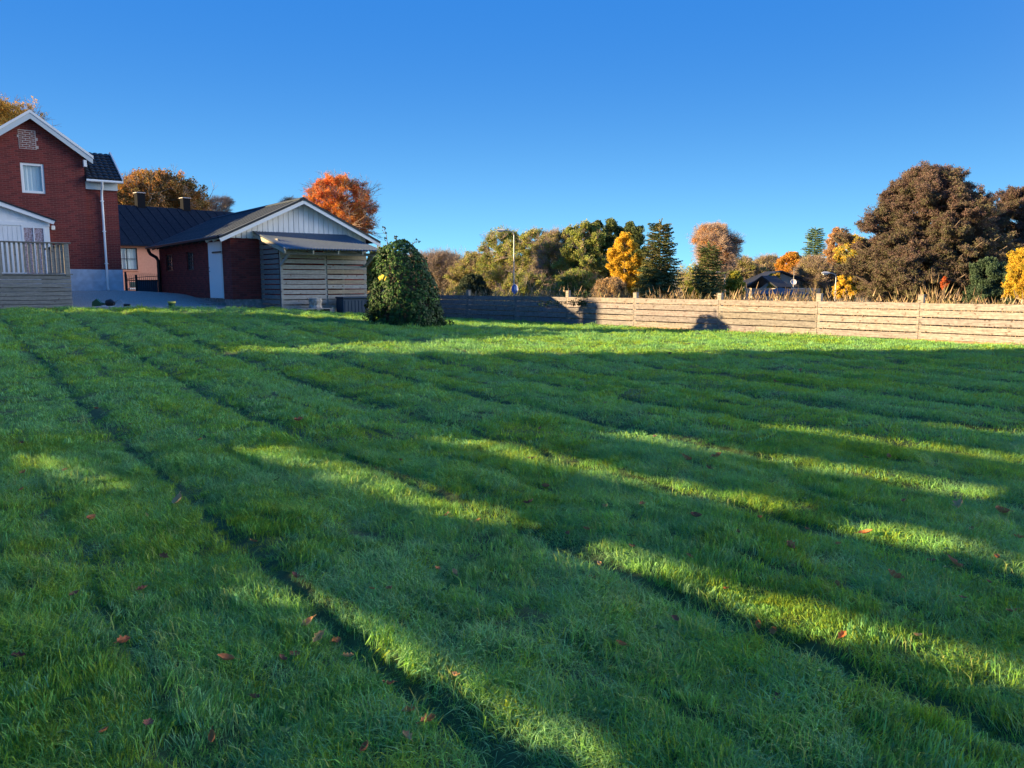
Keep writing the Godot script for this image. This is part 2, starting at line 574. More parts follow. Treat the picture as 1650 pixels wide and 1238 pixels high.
func grow(called: String, label: String, group: String, foot: Vector3, H: float, R: float, hb: float, o: Dictionary) -> Node3D:
	var root := thing(called, label, "tree", foot, 0.0, group)
	var kind: String = o.get("shape", "round")
	var lobes: int = o.get("lobes", 46)
	var per: int = o.get("leaves", 60)
	var ls: float = o.get("size", 0.45) * 0.62
	var cols: Array = o.get("cols", [Color(0.1, 0.12, 0.03)])
	var top_cols: Array = o.get("top_cols", cols)
	var tw: float = o.get("twigs", 0.0)
	var fill: float = o.get("fill", 1.0)
	var rise: float = o.get("rise", 0.35)
	var flat: float = o.get("flat", 0.7)
	var skew := Vector3(rnd(-0.06, 0.06) * H, 0, rnd(-0.06, 0.06) * H)
	var wood := Geo.new()
	var tr: float = o.get("trunk", 0.022) * H
	var pts := []
	var rad := []
	for k in 7:
		var t := k / 6.0
		pts.append(skew * t * t + Vector3(rnd(-1, 1), 0, rnd(-1, 1)) * 0.012 * H * t + Vector3.UP * H * 0.93 * t)
		rad.append(tr * (1.15 - t * 1.08) * (1.35 if k == 0 else 1.0))
	wood.tube(pts, rad, 7)
	var lv := Copies.new()
	var bt := Copies.new()
	for i in lobes:
		var t := (i + rnd()) / lobes
		t = 1.0 - pow(1.0 - t, 0.85) if kind != "vase" else t
		var a := i * 2.39996 + rnd(-0.5, 0.5)
		var rr := R * profile(kind, t) * (0.86 + 0.22 * fn.get_noise_2d(a * 30.0 + foot.x, t * 60.0) * 2.0)
		var q := rnd(0.5, 0.97) if fill > 0.5 else rnd(0.55, 1.0)
		var ctr := skew * t + Vector3(cos(a) * rr * q, hb + (H - hb) * t, sin(a) * rr * q)
		var lr := R * rnd(0.20, 0.36) * float(o.get("lobe", 1.0)) * (1.15 - 0.4 * t)
		ctr.y = minf(ctr.y, H - lr * 0.45)
		var j := clampf((ctr.y - rr * q * 0.7) / (H * 0.93), 0.1, 0.92)
		var f0: Vector3 = pts[int(j * 6)].lerp(pts[mini(int(j * 6) + 1, 6)], fposmod(j * 6, 1.0))
		var mid := f0.lerp(ctr, 0.5) + Vector3(rnd(-1, 1), rnd(-0.6, 1.2), rnd(-1, 1)) * lr * 0.25
		var br: float = tr * (1.0 - j) * 0.42 + 0.012
		wood.tube([f0, mid, ctr + (ctr - mid) * 0.4], [br, br * 0.6, br * 0.18], 4, false)
		var pal: Array = top_cols if rnd() < t * 1.1 - 0.2 else cols
		var lobe_tone := rnd(0.85, 1.15)
		var outw := (ctr - (skew * t + Vector3.UP * (hb + (H - hb) * clampf(t - 0.25, 0.0, 1.0)))).normalized()
		var sprays := 7
		for q2 in sprays:
			var dir := (outw * 0.9 + bases[rng.randi() % 512] * Vector3.UP * 0.95 + Vector3.UP * rise).normalized()
			var st := ctr - outw * lr * 0.35
			var len_ := lr * rnd(0.8, 1.5)
			var en := st + dir * len_
			var sag := Vector3.UP * len_ * rnd(-0.12, 0.22)
			wood.tube([st, st.lerp(en, 0.5) - sag * 0.4, en + sag * 0.3], [0.014, 0.009, 0.004], 3, false)
			for k in int(per * 0.5):
				var u := pow(rnd(), 0.75)
				var jit: Vector3 = bases[rng.randi() % 512] * Vector3.UP
				var p := st.lerp(en, u) - sag * 0.4 * sin(PI * u) + Vector3(jit.x, jit.y * flat, jit.z) * lr * (0.52 - 0.28 * u) * rnd(0.2, 1.2)
				if p.y < 0.15: continue
				var c := pick(pal) * lobe_tone
				lv.add(bases[rng.randi() % 512].scaled(Vector3.ONE * ls * rnd(0.6, 1.2)), p, c)
		for k in int(tw * 10.0):
			var dir := (ctr - skew * t - Vector3.UP * (hb + (H - hb) * 0.3)).normalized() + Vector3(rnd(-1, 1), rnd(-0.4, 1), rnd(-1, 1)) * 0.7
			var b := Basis(Quaternion(Vector3.UP, dir.normalized()))
			var p := ctr + (bases[rng.randi() % 512] * Vector3.UP) * lr * rnd(0.1, 0.8)
			bt.add(b.scaled(Vector3.ONE * lr * rnd(0.8, 1.4)), p, pick(o.get("twig_cols", [Color(0.16, 0.12, 0.09)])))
	obj("trunk", wood.mesh(), M.pale_bark if o.get("pale", false) else M.bark, root)
	if lv.k: stuff("crown", lv, clumps[int(o.get("clump", 0))], M.leaf, root)
	if bt.k: stuff("twigs", bt, twigs, M.twig, root)
	return root

func spruce(called: String, label: String, group: String, px: float, top: float, width: float, d: float, cols: Array, o := {}) -> Node3D:
	var foot := at(px, 455, d)
	foot.y = ground(foot.x, d) - 0.1
	var H := at(px, top, d).y - foot.y
	return spruce_at(called, label, group, foot, H, width / 2.0 / FPX * d, cols, o)

func spruce_at(called: String, label: String, group: String, foot: Vector3, H: float, R: float, cols: Array, o := {}) -> Node3D:
	var root := thing(called, label, "tree", foot, 0.0, group)
	var wood := Geo.new()
	wood.tube([Vector3.ZERO, Vector3.UP * H * 0.5, Vector3.UP * H * 0.98], [0.02 * H, 0.012 * H, 0.01], 7)
	var lv := Copies.new()
	var levels: int = o.get("levels", 24)
	var hb: float = o.get("base", 0.04)
	var pw: float = o.get("power", 0.8)
	for i in levels:
		var t := hb + (0.985 - hb) * (i + 0.5) / levels
		var len_ := R * pow(1.0 - (t - hb) / (1.0 - hb), pw) * (1.0 if i % 3 else 0.86) + 0.12
		var n := 9 if t < 0.6 else 7
		for k in n:
			var a := TAU * (k + rnd(-0.3, 0.3)) / n + i * 0.9
			var l := len_ * rnd(0.72, 1.12)
			var dir := Vector3(cos(a), lerpf(-0.28, 0.35, t), sin(a)).normalized()
			var f0 := Vector3.UP * H * t
			var steps := maxi(2, int(l / (R * 0.11)))
			var c0 := pick(cols, 0.25)
			for j in steps:
				var q := (j + 0.4) / steps
				var p := f0 + dir * l * q + Vector3.DOWN * l * 0.16 * q * q
				var fwd := (dir + Vector3(rnd(-1, 1), rnd(-0.7, 0.3), rnd(-1, 1)) * 0.4).normalized()
				var b := Basis.looking_at(-fwd, Vector3.UP)
				var sc := R * rnd(0.15, 0.25) * (1.1 - 0.35 * q) * float(o.get("size", 1.0))
				lv.add(b.scaled(Vector3(1.25, 1.0, 1.0) * sc), p, c0 * rnd(0.8, 1.25))
				var sidew := dir.cross(Vector3.UP) * (1.0 if j % 2 else -1.0)
				lv.add(Basis.looking_at(-(fwd + sidew * 1.1 + Vector3.DOWN * 0.35).normalized(), Vector3.UP).scaled(Vector3.ONE * sc * 0.9), p, c0 * rnd(0.75, 1.2))
			wood.tube([f0, f0 + dir * l * 0.9 + Vector3.DOWN * l * 0.13], [0.006 * H * (1.05 - t), 0.006], 3, false)
	for k in 5:
		lv.add(Basis.looking_at(Vector3(rnd(-0.4, 0.4), -1, rnd(-0.4, 0.4)), Vector3.RIGHT).scaled(Vector3.ONE * R * 0.25), Vector3.UP * H * (0.93 + 0.012 * k), pick(cols))
	obj("trunk", wood.mesh(), M.bark, root)
	stuff("crown", lv, spray, M.needle, root)
	return root

# ---------------------------------------------------------------- the scene
const SUN := Vector3(0.98, -0.235, -0.193)   # the way the light travels: from the left, slightly from behind

const EXPOSURE := 4.0

# a clear autumn sky: pale at the horizon, deep blue higher up, and a glow round the low sun, made strong to fill the shade
func clear_sky() -> ImageTexture:
	var im := Image.create_empty(512, 256, false, Image.FORMAT_RGBF)
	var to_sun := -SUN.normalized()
	var top := Vector3(0.026, 0.20, 0.66) * 1.15 / EXPOSURE
	var low := Vector3(0.36, 0.93, 1.28) * 1.15 / EXPOSURE
	for y in 256:
		var el := PI / 2.0 - PI * (y + 0.5) / 256.0
		var f := pow(1.0 - clampf(sin(el), 0.0, 1.0), 8.5)
		var base := top.lerp(low, f)
		if el < 0.0: base = Vector3(0.10, 0.12, 0.06)
		for x in 512:
			var az := TAU * ((x + 0.5) / 512.0 - 0.5)
			var dir := Vector3(sin(az) * cos(el), sin(el), -cos(az) * cos(el))
			var c := base
			if el >= 0.0:
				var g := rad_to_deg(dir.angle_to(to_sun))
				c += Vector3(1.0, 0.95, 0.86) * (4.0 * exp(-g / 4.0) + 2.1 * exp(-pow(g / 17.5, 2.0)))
			im.set_pixel(x, y, Color(c.x, c.y, c.z))
	return ImageTexture.create_from_image(im)

func _ready() -> void:
	rng.seed = 20231031
	fn.seed = 4
	fn.frequency = 1.0
	fn.fractal_octaves = 2
	fn2.seed = 9
	fn2.frequency = 1.0
	# camera
	var cam := Camera3D.new()
	cam.name = "camera"
	cam.position = Vector3(0, EYE, 0)
	cam.rotation.x = -PITCH
	cam.fov = 53.06
	cam.near = 0.05
	cam.far = 3000.0
	cam.current = true
	add_child(cam)
	# sky and exposure
	var env := Environment.new()
	env.background_mode = Environment.BG_SKY
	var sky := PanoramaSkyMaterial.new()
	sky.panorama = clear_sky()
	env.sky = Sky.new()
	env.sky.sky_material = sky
	env.tonemap_mode = Environment.TONE_MAPPER_LINEAR
	env.tonemap_exposure = EXPOSURE
	env.sdfgi_enabled = true
	env.ssao_enabled = true
	env.ssil_enabled = true
	var we := WorldEnvironment.new()
	we.name = "world_environment"
	we.environment = env
	add_child(we)
	# the sun
	var sun := DirectionalLight3D.new()
	sun.name = "sun"
	sun.light_color = Color(1.0, 0.85, 0.62)
	sun.light_energy = 1.6
	sun.light_angular_distance = 0.5
	sun.shadow_enabled = true
	sun.basis = Basis.looking_at(SUN)
	add_child(sun)

	make_materials()
	ready_bases()
	clumps = [leaf_clump(9, 0.62, 0.42), leaf_clump(7, 0.8, 0.5), leaf_clump(12, 0.45, 0.3)]
	twigs = twig_clump(9, 0.016)
	spray = needle_spray()

	build_ground()
	build_red_house()
	build_deck()
	build_garage()
	build_woodshed()
	build_peach_house()
	build_gate()
	build_fence()
	build_shade_casters()
	build_ivy()
	build_far_things()
	build_trees()
	build_reeds()
	build_small_things()
	build_grass()
	build_fallen_leaves()

func sheet(pts: Callable, nx: int, ny: int, keep: Variant = null) -> ArrayMesh:
	var g := Geo.new()
	var grid := PackedVector3Array()
	grid.resize((nx + 1) * (ny + 1))
	for j in ny + 1:
		for i in nx + 1:
			grid[j * (nx + 1) + i] = pts.call(i, j)
	var nn := PackedVector3Array()
	nn.resize(grid.size())
	for j in ny + 1:
		for i in nx + 1:
			var a := grid[j * (nx + 1) + mini(i + 1, nx)] - grid[j * (nx + 1) + maxi(i - 1, 0)]
			var b := grid[mini(j + 1, ny) * (nx + 1) + i] - grid[maxi(j - 1, 0) * (nx + 1) + i]
			var q := a.cross(b).normalized()
			nn[j * (nx + 1) + i] = q if q.y > 0 else -q
	for p in grid:
		g.uv.append(Vector2(p.x, p.z))
		g.c.append(Color.WHITE)
	g.v = grid
	g.n = nn
	for j in ny:
		for i in nx:
			var a := j * (nx + 1) + i
			if keep != null and not keep.call((grid[a] + grid[a + nx + 2]) / 2.0): continue
			var b := a + 1
			var c := a + nx + 1
			var up: bool = (grid[b] - grid[a]).cross(grid[c] - grid[a]).y > 0
			if up: g.ix.append_array([a, c, b, b, c, c + 1])
			else: g.ix.append_array([a, b, c, b, c + 1, c])
	return g.mesh()

func sr(s: float, r: float) -> Vector2:   # plot axes to (x, d)
	return Vector2(0.8 * s - 0.6 * r, 0.6 * s + 0.8 * r)

func build_ground() -> void:
	struct("lawn", sheet(func(i: int, j: int) -> Vector3:
		var q := sr(-13.0 + i * 0.07, -9.0 + j * 0.33)
		return P(q.x, ground(q.x, q.y) + relief(q.x, q.y), q.y), 560, 150,
		func(p: Vector3) -> bool: return on_lawn(p.x, -p.z)), M.soil)
	struct("gravel_drive", sheet(func(i: int, j: int) -> Vector3:
		var q := sr(-14.0 + i * 0.5, 25.0 + j * 0.5)
		return P(q.x, ground(q.x, q.y) - 0.05 + 0.012 * fn.get_noise_2d(q.x, q.y), q.y), 60, 44,
		func(p: Vector3) -> bool: return beyond_fence(p.x, -p.z) < -0.6 and -0.6 * p.x - 0.8 * p.z > lawn_edge(0.8 * p.x - 0.6 * p.z) - 0.45), M.gravel)
	# everything round it: one wide sheet that reaches the horizon
	struct("field", sheet(func(i: int, j: int) -> Vector3:
		var x := (i - 60) * 1.0
		var d := (j - 20) * 1.0
		if absf(x) > 40.0: x = signf(x) * (40.0 + pow(absf(x) - 40.0, 2.3) * 1.35)
		if d > 80.0: d = 80.0 + pow(d - 80.0, 2.2) * 1.0
		if d < -10.0: d = -10.0 - pow(-10.0 - d, 2.4) * 1.0
		return P(x, ground(x, d) - 0.16, d), 120, 125), M.field)
	struct("bare_soil", sheet(func(i: int, j: int) -> Vector3:
		var u := 5.0 + i * 0.25
		var k := -0.02 - j * 0.09 * (1.0 + 0.35 * fn.get_noise_1d(u * 0.9 + j))
		var x := -1.95 + 0.73 * u + 0.68 * k
		var d := 33.5 - 0.68 * u + 0.73 * k
		return P(x, ground(x, d) + relief(x, d) + 0.05 - 0.035 * j, d), 64, 3), M.sand)

# ---------------------------------------------------------------- the red house
func wall_with_openings(g: Geo, x0: float, x1: float, y0: float, y1: float, z0: float, z1: float, holes: Array) -> void:
	# holes: [xa, xb, ya, yb], sorted along x, not overlapping
	var x := x0
	for h in holes:
		g.box(Vector3(x, y0, z0), Vector3(h[0], y1, z1))
		if h[2] > y0: g.box(Vector3(h[0], y0, z0), Vector3(h[1], h[2], z1))
		if h[3] < y1: g.box(Vector3(h[0], h[3], z0), Vector3(h[1], y1, z1))
		x = h[1]
	g.box(Vector3(x, y0, z0), Vector3(x1, y1, z1))

func window_part(root: Node, x0: float, x1: float, y0: float, y1: float, z: float, frame: Material, bars_x: int, bars_y: int, fw := 0.07, curtain := true) -> Node3D:
	var w := Geo.new()
	w.bevel(Vector3(x0, y0, z - 0.09), Vector3(x0 + fw, y1, z), 0.008)
	w.bevel(Vector3(x1 - fw, y0, z - 0.09), Vector3(x1, y1, z), 0.008)
	w.bevel(Vector3(x0 + fw, y0, z - 0.09), Vector3(x1 - fw, y0 + fw, z - 0.002), 0.008)
	w.bevel(Vector3(x0 + fw, y1 - fw, z - 0.09), Vector3(x1 - fw, y1, z - 0.002), 0.008)
	var win := obj("window", w.mesh(), frame, root)
	for k in bars_x:
		var x := lerpf(x0 + fw, x1 - fw, (k + 1.0) / (bars_x + 1))
		var b := Geo.new()
		b.box(Vector3(x - 0.018, y0 + fw, z - 0.075), Vector3(x + 0.018, y1 - fw, z - 0.012))
		obj("glazing_bar", b.mesh(), frame, win)
	for k in bars_y:
		var y := lerpf(y0 + fw, y1 - fw, (k + 1.0) / (bars_y + 1))
		var b := Geo.new()
		b.box(Vector3(x0 + fw, y - 0.016, z - 0.07), Vector3(x1 - fw, y + 0.016, z - 0.016))
		obj("glazing_bar", b.mesh(), frame, win)
	var p := Geo.new()
	p.quad(Vector3(x0 + fw, y0 + fw, z - 0.045), Vector3(x1 - fw, y0 + fw, z - 0.045), Vector3(x1 - fw, y1 - fw, z - 0.045), Vector3(x0 + fw, y1 - fw, z - 0.045))
	obj("pane", p.mesh(), M.pane, win)
	if curtain:
		var c := Geo.new()
		var n := 16
		for k in n:
			var a := lerpf(x0 + 0.02, x1 - 0.02, float(k) / n)
			var b := lerpf(x0 + 0.02, x1 - 0.02, (k + 1.0) / n)
			var za := z - 0.16 + 0.02 * sin(k * 2.1)
			var zb := z - 0.16 + 0.02 * sin((k + 1) * 2.1)
			c.quad(Vector3(a, y0 + fw * 0.5, za), Vector3(b, y0 + fw * 0.5, zb), Vector3(b, y1 - fw * 0.5, zb), Vector3(a, y1 - fw * 0.5, za))
		obj("curtain", c.mesh(), M.curtain, win)
	return win

func tiled_slope(g: Geo, x0: float, x1: float, zf: float, yf: float, zb: float, yb: float) -> void:
	# pantiles as overlapping curved rows, from the front eave to the ridge
	var rows := int(Vector2(zb - zf, yb - yf).length() / 0.30)
	var cols := int((x1 - x0) / 0.22)
	var up := Vector3(0, -(zb - zf), (yb - yf)).normalized()
	if up.y < 0: up = -up
	for r in rows:
		var a := Vector3(0, yf, zf).lerp(Vector3(0, yb, zb), float(r) / rows) + up * 0.075
		var b := Vector3(0, yf, zf).lerp(Vector3(0, yb, zb), (r + 1.06) / rows) + up * 0.035
		for k in cols:
			var xa := lerpf(x0, x1, float(k) / cols)
			var w := (x1 - x0) / cols
			for j in 3:
				var t0 := j / 3.0
				var t1 := (j + 1) / 3.0
				var h0 := up * 0.04 * sin(PI * t0)
				var h1 := up * 0.04 * sin(PI * t1)
				var xs := Vector3(xa + w * t0, 0, 0)
				var xe := Vector3(xa + w * t1, 0, 0)
				g.quad(a + xs + h0, a + xe + h1, b + xe + h1, b + xs + h0)
				g.quad(a + xs - up * 0.04, a + xe - up * 0.04, a + xe + h1, a + xs + h0)

func slope_slab(g: Geo, x0: float, y0: float, x1: float, y1: float, z0: float, z1: float, th: float) -> void:
	# roof slab between two points of the gable profile, along z
	g.prism(PackedVector2Array([Vector2(x0, y0 - th), Vector2(x1, y1 - th), Vector2(x1, y1), Vector2(x0, y0)]) if x1 > x0 else PackedVector2Array([Vector2(x1, y1 - th), Vector2(x0, y0 - th), Vector2(x0, y0), Vector2(x1, y1)]), z0, z1)

func build_red_house() -> void:
	var root := thing("red_brick_house", "two-storey red brick house with grey-white gable trim and dark tiled side roof", "house", P(-18.4, 1.2, 34.0), PLOT)
	var g := Geo.new()
	wall_with_openings(g, -3.75, 0.0, 0.96, 5.74, -0.3, 0.0, [[-2.34, -1.50, 4.08, 5.30]])
	g.prism(PackedVector2Array([Vector2(-3.75, 5.74), Vector2(0, 5.74), Vector2(-1.875, 7.12)]), -0.3, 0.0)
	g.box(Vector3(-0.3, 0.96, -8.0), Vector3(0, 5.74, -0.3))
	g.box(Vector3(-3.75, 0.96, -8.0), Vector3(-3.45, 5.74, -0.3))
	g.box(Vector3(-3.45, 0.96, -8.0), Vector3(-0.3, 5.74, -7.7))
	g.prism(PackedVector2Array([Vector2(-3.75, 5.74), Vector2(0, 5.74), Vector2(-1.875, 7.12)]), -8.0, -7.7)
	# the lower wings on both sides
	g.box(Vector3(0.0, 0.96, -0.42), Vector3(1.25, 4.62, -0.14))
	g.prism(PackedVector2Array([Vector2(0.0, 0.96), Vector2(1.25, 0.96), Vector2(1.25, 4.62), Vector2(0.0, 4.62)]), -4.3, -4.02)
	g.box(Vector3(0.97, 0.96, -4.02), Vector3(1.25, 4.62, -0.42))
	g.box(Vector3(-9.6, 0.96, -0.42), Vector3(-3.75, 5.6, -0.14))
	g.box(Vector3(-9.6, 0.96, -5.3), Vector3(-3.75, 5.6, -5.02))
	g.box(Vector3(-9.6, 0.96, -5.02), Vector3(-9.3, 5.6, -0.42))
	obj("brick_wall", g.mesh(), M.brick, root)
	var p := Geo.new()
	p.box(Vector3(-3.77, -0.5, -8.0), Vector3(0.02, 0.96, 0.03))
	p.box(Vector3(0.02, -0.5, -4.3), Vector3(1.27, 0.955, -0.11))
	p.box(Vector3(-9.6, -0.5, -5.3), Vector3(-3.77, 0.955, -0.11))
	obj("plinth", p.mesh(), M.plinth, root)
	# a bricked-up vent in the gable: pale joints round old bricks
	var patch := Geo.new()
	patch.box(Vector3(-2.32, 5.86, -0.05), Vector3(-1.70, 6.62, 0.008))
	patch.box(Vector3(-2.36, 6.30, -0.05), Vector3(-2.32, 6.40, 0.008))
	patch.box(Vector3(-1.70, 5.90, -0.05), Vector3(-1.63, 6.02, 0.008))
	patch.box(Vector3(-1.70, 6.22, -0.05), Vector3(-1.64, 6.34, 0.008))
	var pm := obj("mortar_patch", patch.mesh(), mat(lin(0.50, 0.42, 0.38), 0.95), root)
	for row in 9:
		var x := -2.30 + (0.0 if row % 2 else -0.0)
		var k := 0
		while x < -1.72:
			var w := minf((0.14 if (k == 0 and row % 2) else 0.25) + rnd(-0.02, 0.02), -1.70 - x)
			if w > 0.06:
				var b := Geo.new()
				var y := 5.885 + row * 0.0815
				b.box(Vector3(x, y, -0.02), Vector3(x + w - 0.035, y + 0.05, 0.014 + rnd(0, 0.006)))
				obj("brick", b.mesh(), M.brick, pm)
			x += w
			k += 1
	window_part(root, -2.34, -1.50, 4.08, 5.30, -0.03, M.white, 0, 0, 0.10)
	# gable roof
	var r := Geo.new()
	slope_slab(r, -1.875, 7.34, 0.28, 5.75, -9.9, 0.26, 0.10)
	slope_slab(r, -1.875, 7.342, -4.03, 5.75, -9.9, 0.26, 0.10)
	var roof := obj("gable_roof", r.mesh(), M.tile, root)
	for sgn in [1.0, -1.0]:
		var b := Geo.new()
		b.prism(PackedVector2Array([Vector2(-1.875, 7.05), Vector2(-1.875 + 2.19, 5.43), Vector2(-1.875 + 2.19, 5.66), Vector2(-1.875, 7.28)]) if sgn > 0 else PackedVector2Array([Vector2(-1.875 - 2.19, 5.43), Vector2(-1.875, 7.05), Vector2(-1.875, 7.28), Vector2(-1.875 - 2.19, 5.66)]), 0.265, 0.295)
		obj("verge_board", b.mesh(), M.verge, roof)
		var c := Geo.new()
		c.prism(PackedVector2Array([Vector2(-1.875, 7.285), Vector2(-1.875 + 2.22, 5.645), Vector2(-1.875 + 2.22, 5.76), Vector2(-1.875, 7.40)]) if sgn > 0 else PackedVector2Array([Vector2(-1.875 - 2.22, 5.645), Vector2(-1.875, 7.285), Vector2(-1.875, 7.40), Vector2(-1.875 - 2.22, 5.76)]), 0.20, 0.32)
		obj("verge_trim", c.mesh(), M.white, roof)
		var d := Geo.new()
		d.box(Vector3(-1.875 + sgn * 1.90 - 0.06, 5.3, 0.01), Vector3(-1.875 + sgn * 1.90 + 0.06, 5.58, 0.26))
		obj("eave_bracket", d.mesh(), M.white, roof)
	# tiled roofs of the wings
	var s := Geo.new()
	s.hexa([Vector3(0.0, 4.72, 0.20), Vector3(1.42, 4.72, 0.20), Vector3(1.42, 6.12, -2.2), Vector3(0.0, 6.12, -2.2), Vector3(0.0, 4.80, 0.20), Vector3(1.42, 4.80, 0.20), Vector3(1.42, 6.20, -2.2), Vector3(0.0, 6.20, -2.2)])
	s.hexa([Vector3(0.0, 6.12, -2.2), Vector3(1.42, 6.12, -2.2), Vector3(1.42, 4.72, -4.6), Vector3(0.0, 4.72, -4.6), Vector3(0.0, 6.20, -2.2), Vector3(1.42, 6.20, -2.2), Vector3(1.42, 4.80, -4.6), Vector3(0.0, 4.80, -4.6)])
	var wing := obj("wing_roof", s.mesh(), M.tile, root)
	var t := Geo.new()
	tiled_slope(t, 0.02, 1.38, 0.24, 4.80, -2.2, 6.20)
	obj("roof_tiles", t.mesh(), M.tile, wing)
	wing.get_child(0).set_meta("kind", "stuff")
	var vt := Geo.new()
	vt.bar(Vector3(1.43, 4.78, 0.30), Vector3(1.43, 6.26, -2.2), 0.06, 0.22)
	vt.bar(Vector3(1.43, 6.26, -2.203), Vector3(1.43, 4.78, -4.6), 0.06, 0.22)
	obj("verge_trim", vt.mesh(), M.verge, wing)
	var fa := Geo.new()
	fa.box(Vector3(0.02, 4.40, -0.13), Vector3(1.27, 4.72, -0.05))
	obj("fascia", fa.mesh(), M.verge, wing)
	var gu := Geo.new()
	gu.tube([Vector3(0.02, 4.74, 0.27), Vector3(1.44, 4.74, 0.27)], [0.06, 0.06], 8)
	obj("gutter", gu.mesh(), M.white, wing)
	var dp := Geo.new()
	dp.tube([Vector3(0.62, 4.72, 0.27), Vector3(0.62, 4.55, 0.22), Vector3(0.62, 4.30, 0.0), Vector3(0.62, 4.1, -0.05), Vector3(0.62, 0.15, -0.05), Vector3(0.62, 0.05, 0.06)], [0.05, 0.05, 0.05, 0.05, 0.05, 0.05], 8)
	for y in [1.2, 2.6, 3.9]:
		dp.box(Vector3(0.55, y, -0.14), Vector3(0.69, y + 0.04, 0.005))
	obj("downpipe", dp.mesh(), M.white, root)
	var lr := Geo.new()
	lr.hexa([Vector3(-9.9, 5.5, 0.35), Vector3(-3.76, 5.5, 0.35), Vector3(-3.76, 7.25, -2.72), Vector3(-9.9, 7.25, -2.72), Vector3(-9.9, 5.62, 0.35), Vector3(-3.76, 5.62, 0.35), Vector3(-3.76, 7.37, -2.72), Vector3(-9.9, 7.37, -2.72)])
	lr.hexa([Vector3(-9.9, 7.25, -2.72), Vector3(-3.76, 7.25, -2.72), Vector3(-3.76, 5.5, -5.8), Vector3(-9.9, 5.5, -5.8), Vector3(-9.9, 7.37, -2.72), Vector3(-3.76, 7.37, -2.72), Vector3(-3.76, 5.62, -5.8), Vector3(-9.9, 5.62, -5.8)])
	obj("wing_roof", lr.mesh(), M.tile, root)
	# the white porch
	var pw := Geo.new()
	var za := 1.2
	pw.prism(PackedVector2Array([Vector2(-6.2, 0.3), Vector2(-1.6, 0.3), Vector2(-1.6, 2.86), Vector2(-3.9, 3.69), Vector2(-6.2, 2.86)]), 0.03, za)
	var porch := obj("porch", pw.mesh(), M.white_board, root)
	for k in 12:
		var x := -1.62 - 0.16 * k
		var b := Geo.new()
		b.box(Vector3(x - 0.145, 0.32, za), Vector3(x, 2.62, za + 0.022))
		if x - 0.145 > -1.78 or x < -2.56: obj("cladding_board", b.mesh(), M.white_board, porch)
	var tb := Geo.new()
	tb.box(Vector3(-6.2, 2.66, za), Vector3(-1.58, 2.80, za + 0.04))
	tb.bar(Vector3(-1.42, 2.83, za + 0.17), Vector3(-3.9, 3.72, za + 0.17), 0.05, 0.18)
	obj("porch_trim", tb.mesh(), M.white, porch)
	var pr := Geo.new()
	slope_slab(pr, -3.9, 3.86, -1.36, 2.93, 0.03, za + 0.22, 0.06)
	slope_slab(pr, -3.9, 3.861, -6.44, 2.93, 0.03, za + 0.22, 0.06)
	obj("porch_roof", pr.mesh(), M.tile, porch)
	var dw := Geo.new()
	dw.box(Vector3(-2.52, 0.68, za - 0.02), Vector3(-1.80, 2.60, za + 0.012))
	var m := mat(Color.WHITE, 0.9)
	m.albedo_texture = mottle(128, 0.06, lin(0.26, 0.17, 0.17), lin(0.58, 0.50, 0.56), 77, 2.2)
	m.uv1_triplanar = true
	m.uv1_scale = Vector3(2.5, 1.2, 2.5)
	obj("door_curtain", dw.mesh(), m, porch).set_meta("label", "patterned lilac-brown curtain behind the porch door")
	var df := Geo.new()
	for q in [[-2.58, -2.50, 0.66, 2.66], [-1.82, -1.74, 0.66, 2.66], [-2.50, -1.82, 2.58, 2.66], [-2.18, -2.14, 0.66, 2.58]]:
		df.box(Vector3(q[0], q[2], za + 0.004), Vector3(q[1], q[3], za + 0.034))
	obj("door_frame", df.mesh(), M.white, porch)
	var wl := Geo.new()
	wl.bevel(Vector3(-1.40, 2.60, 0.0), Vector3(-1.26, 2.78, 0.10), 0.02)
	obj("wall_lamp", wl.mesh(), M.white, root)

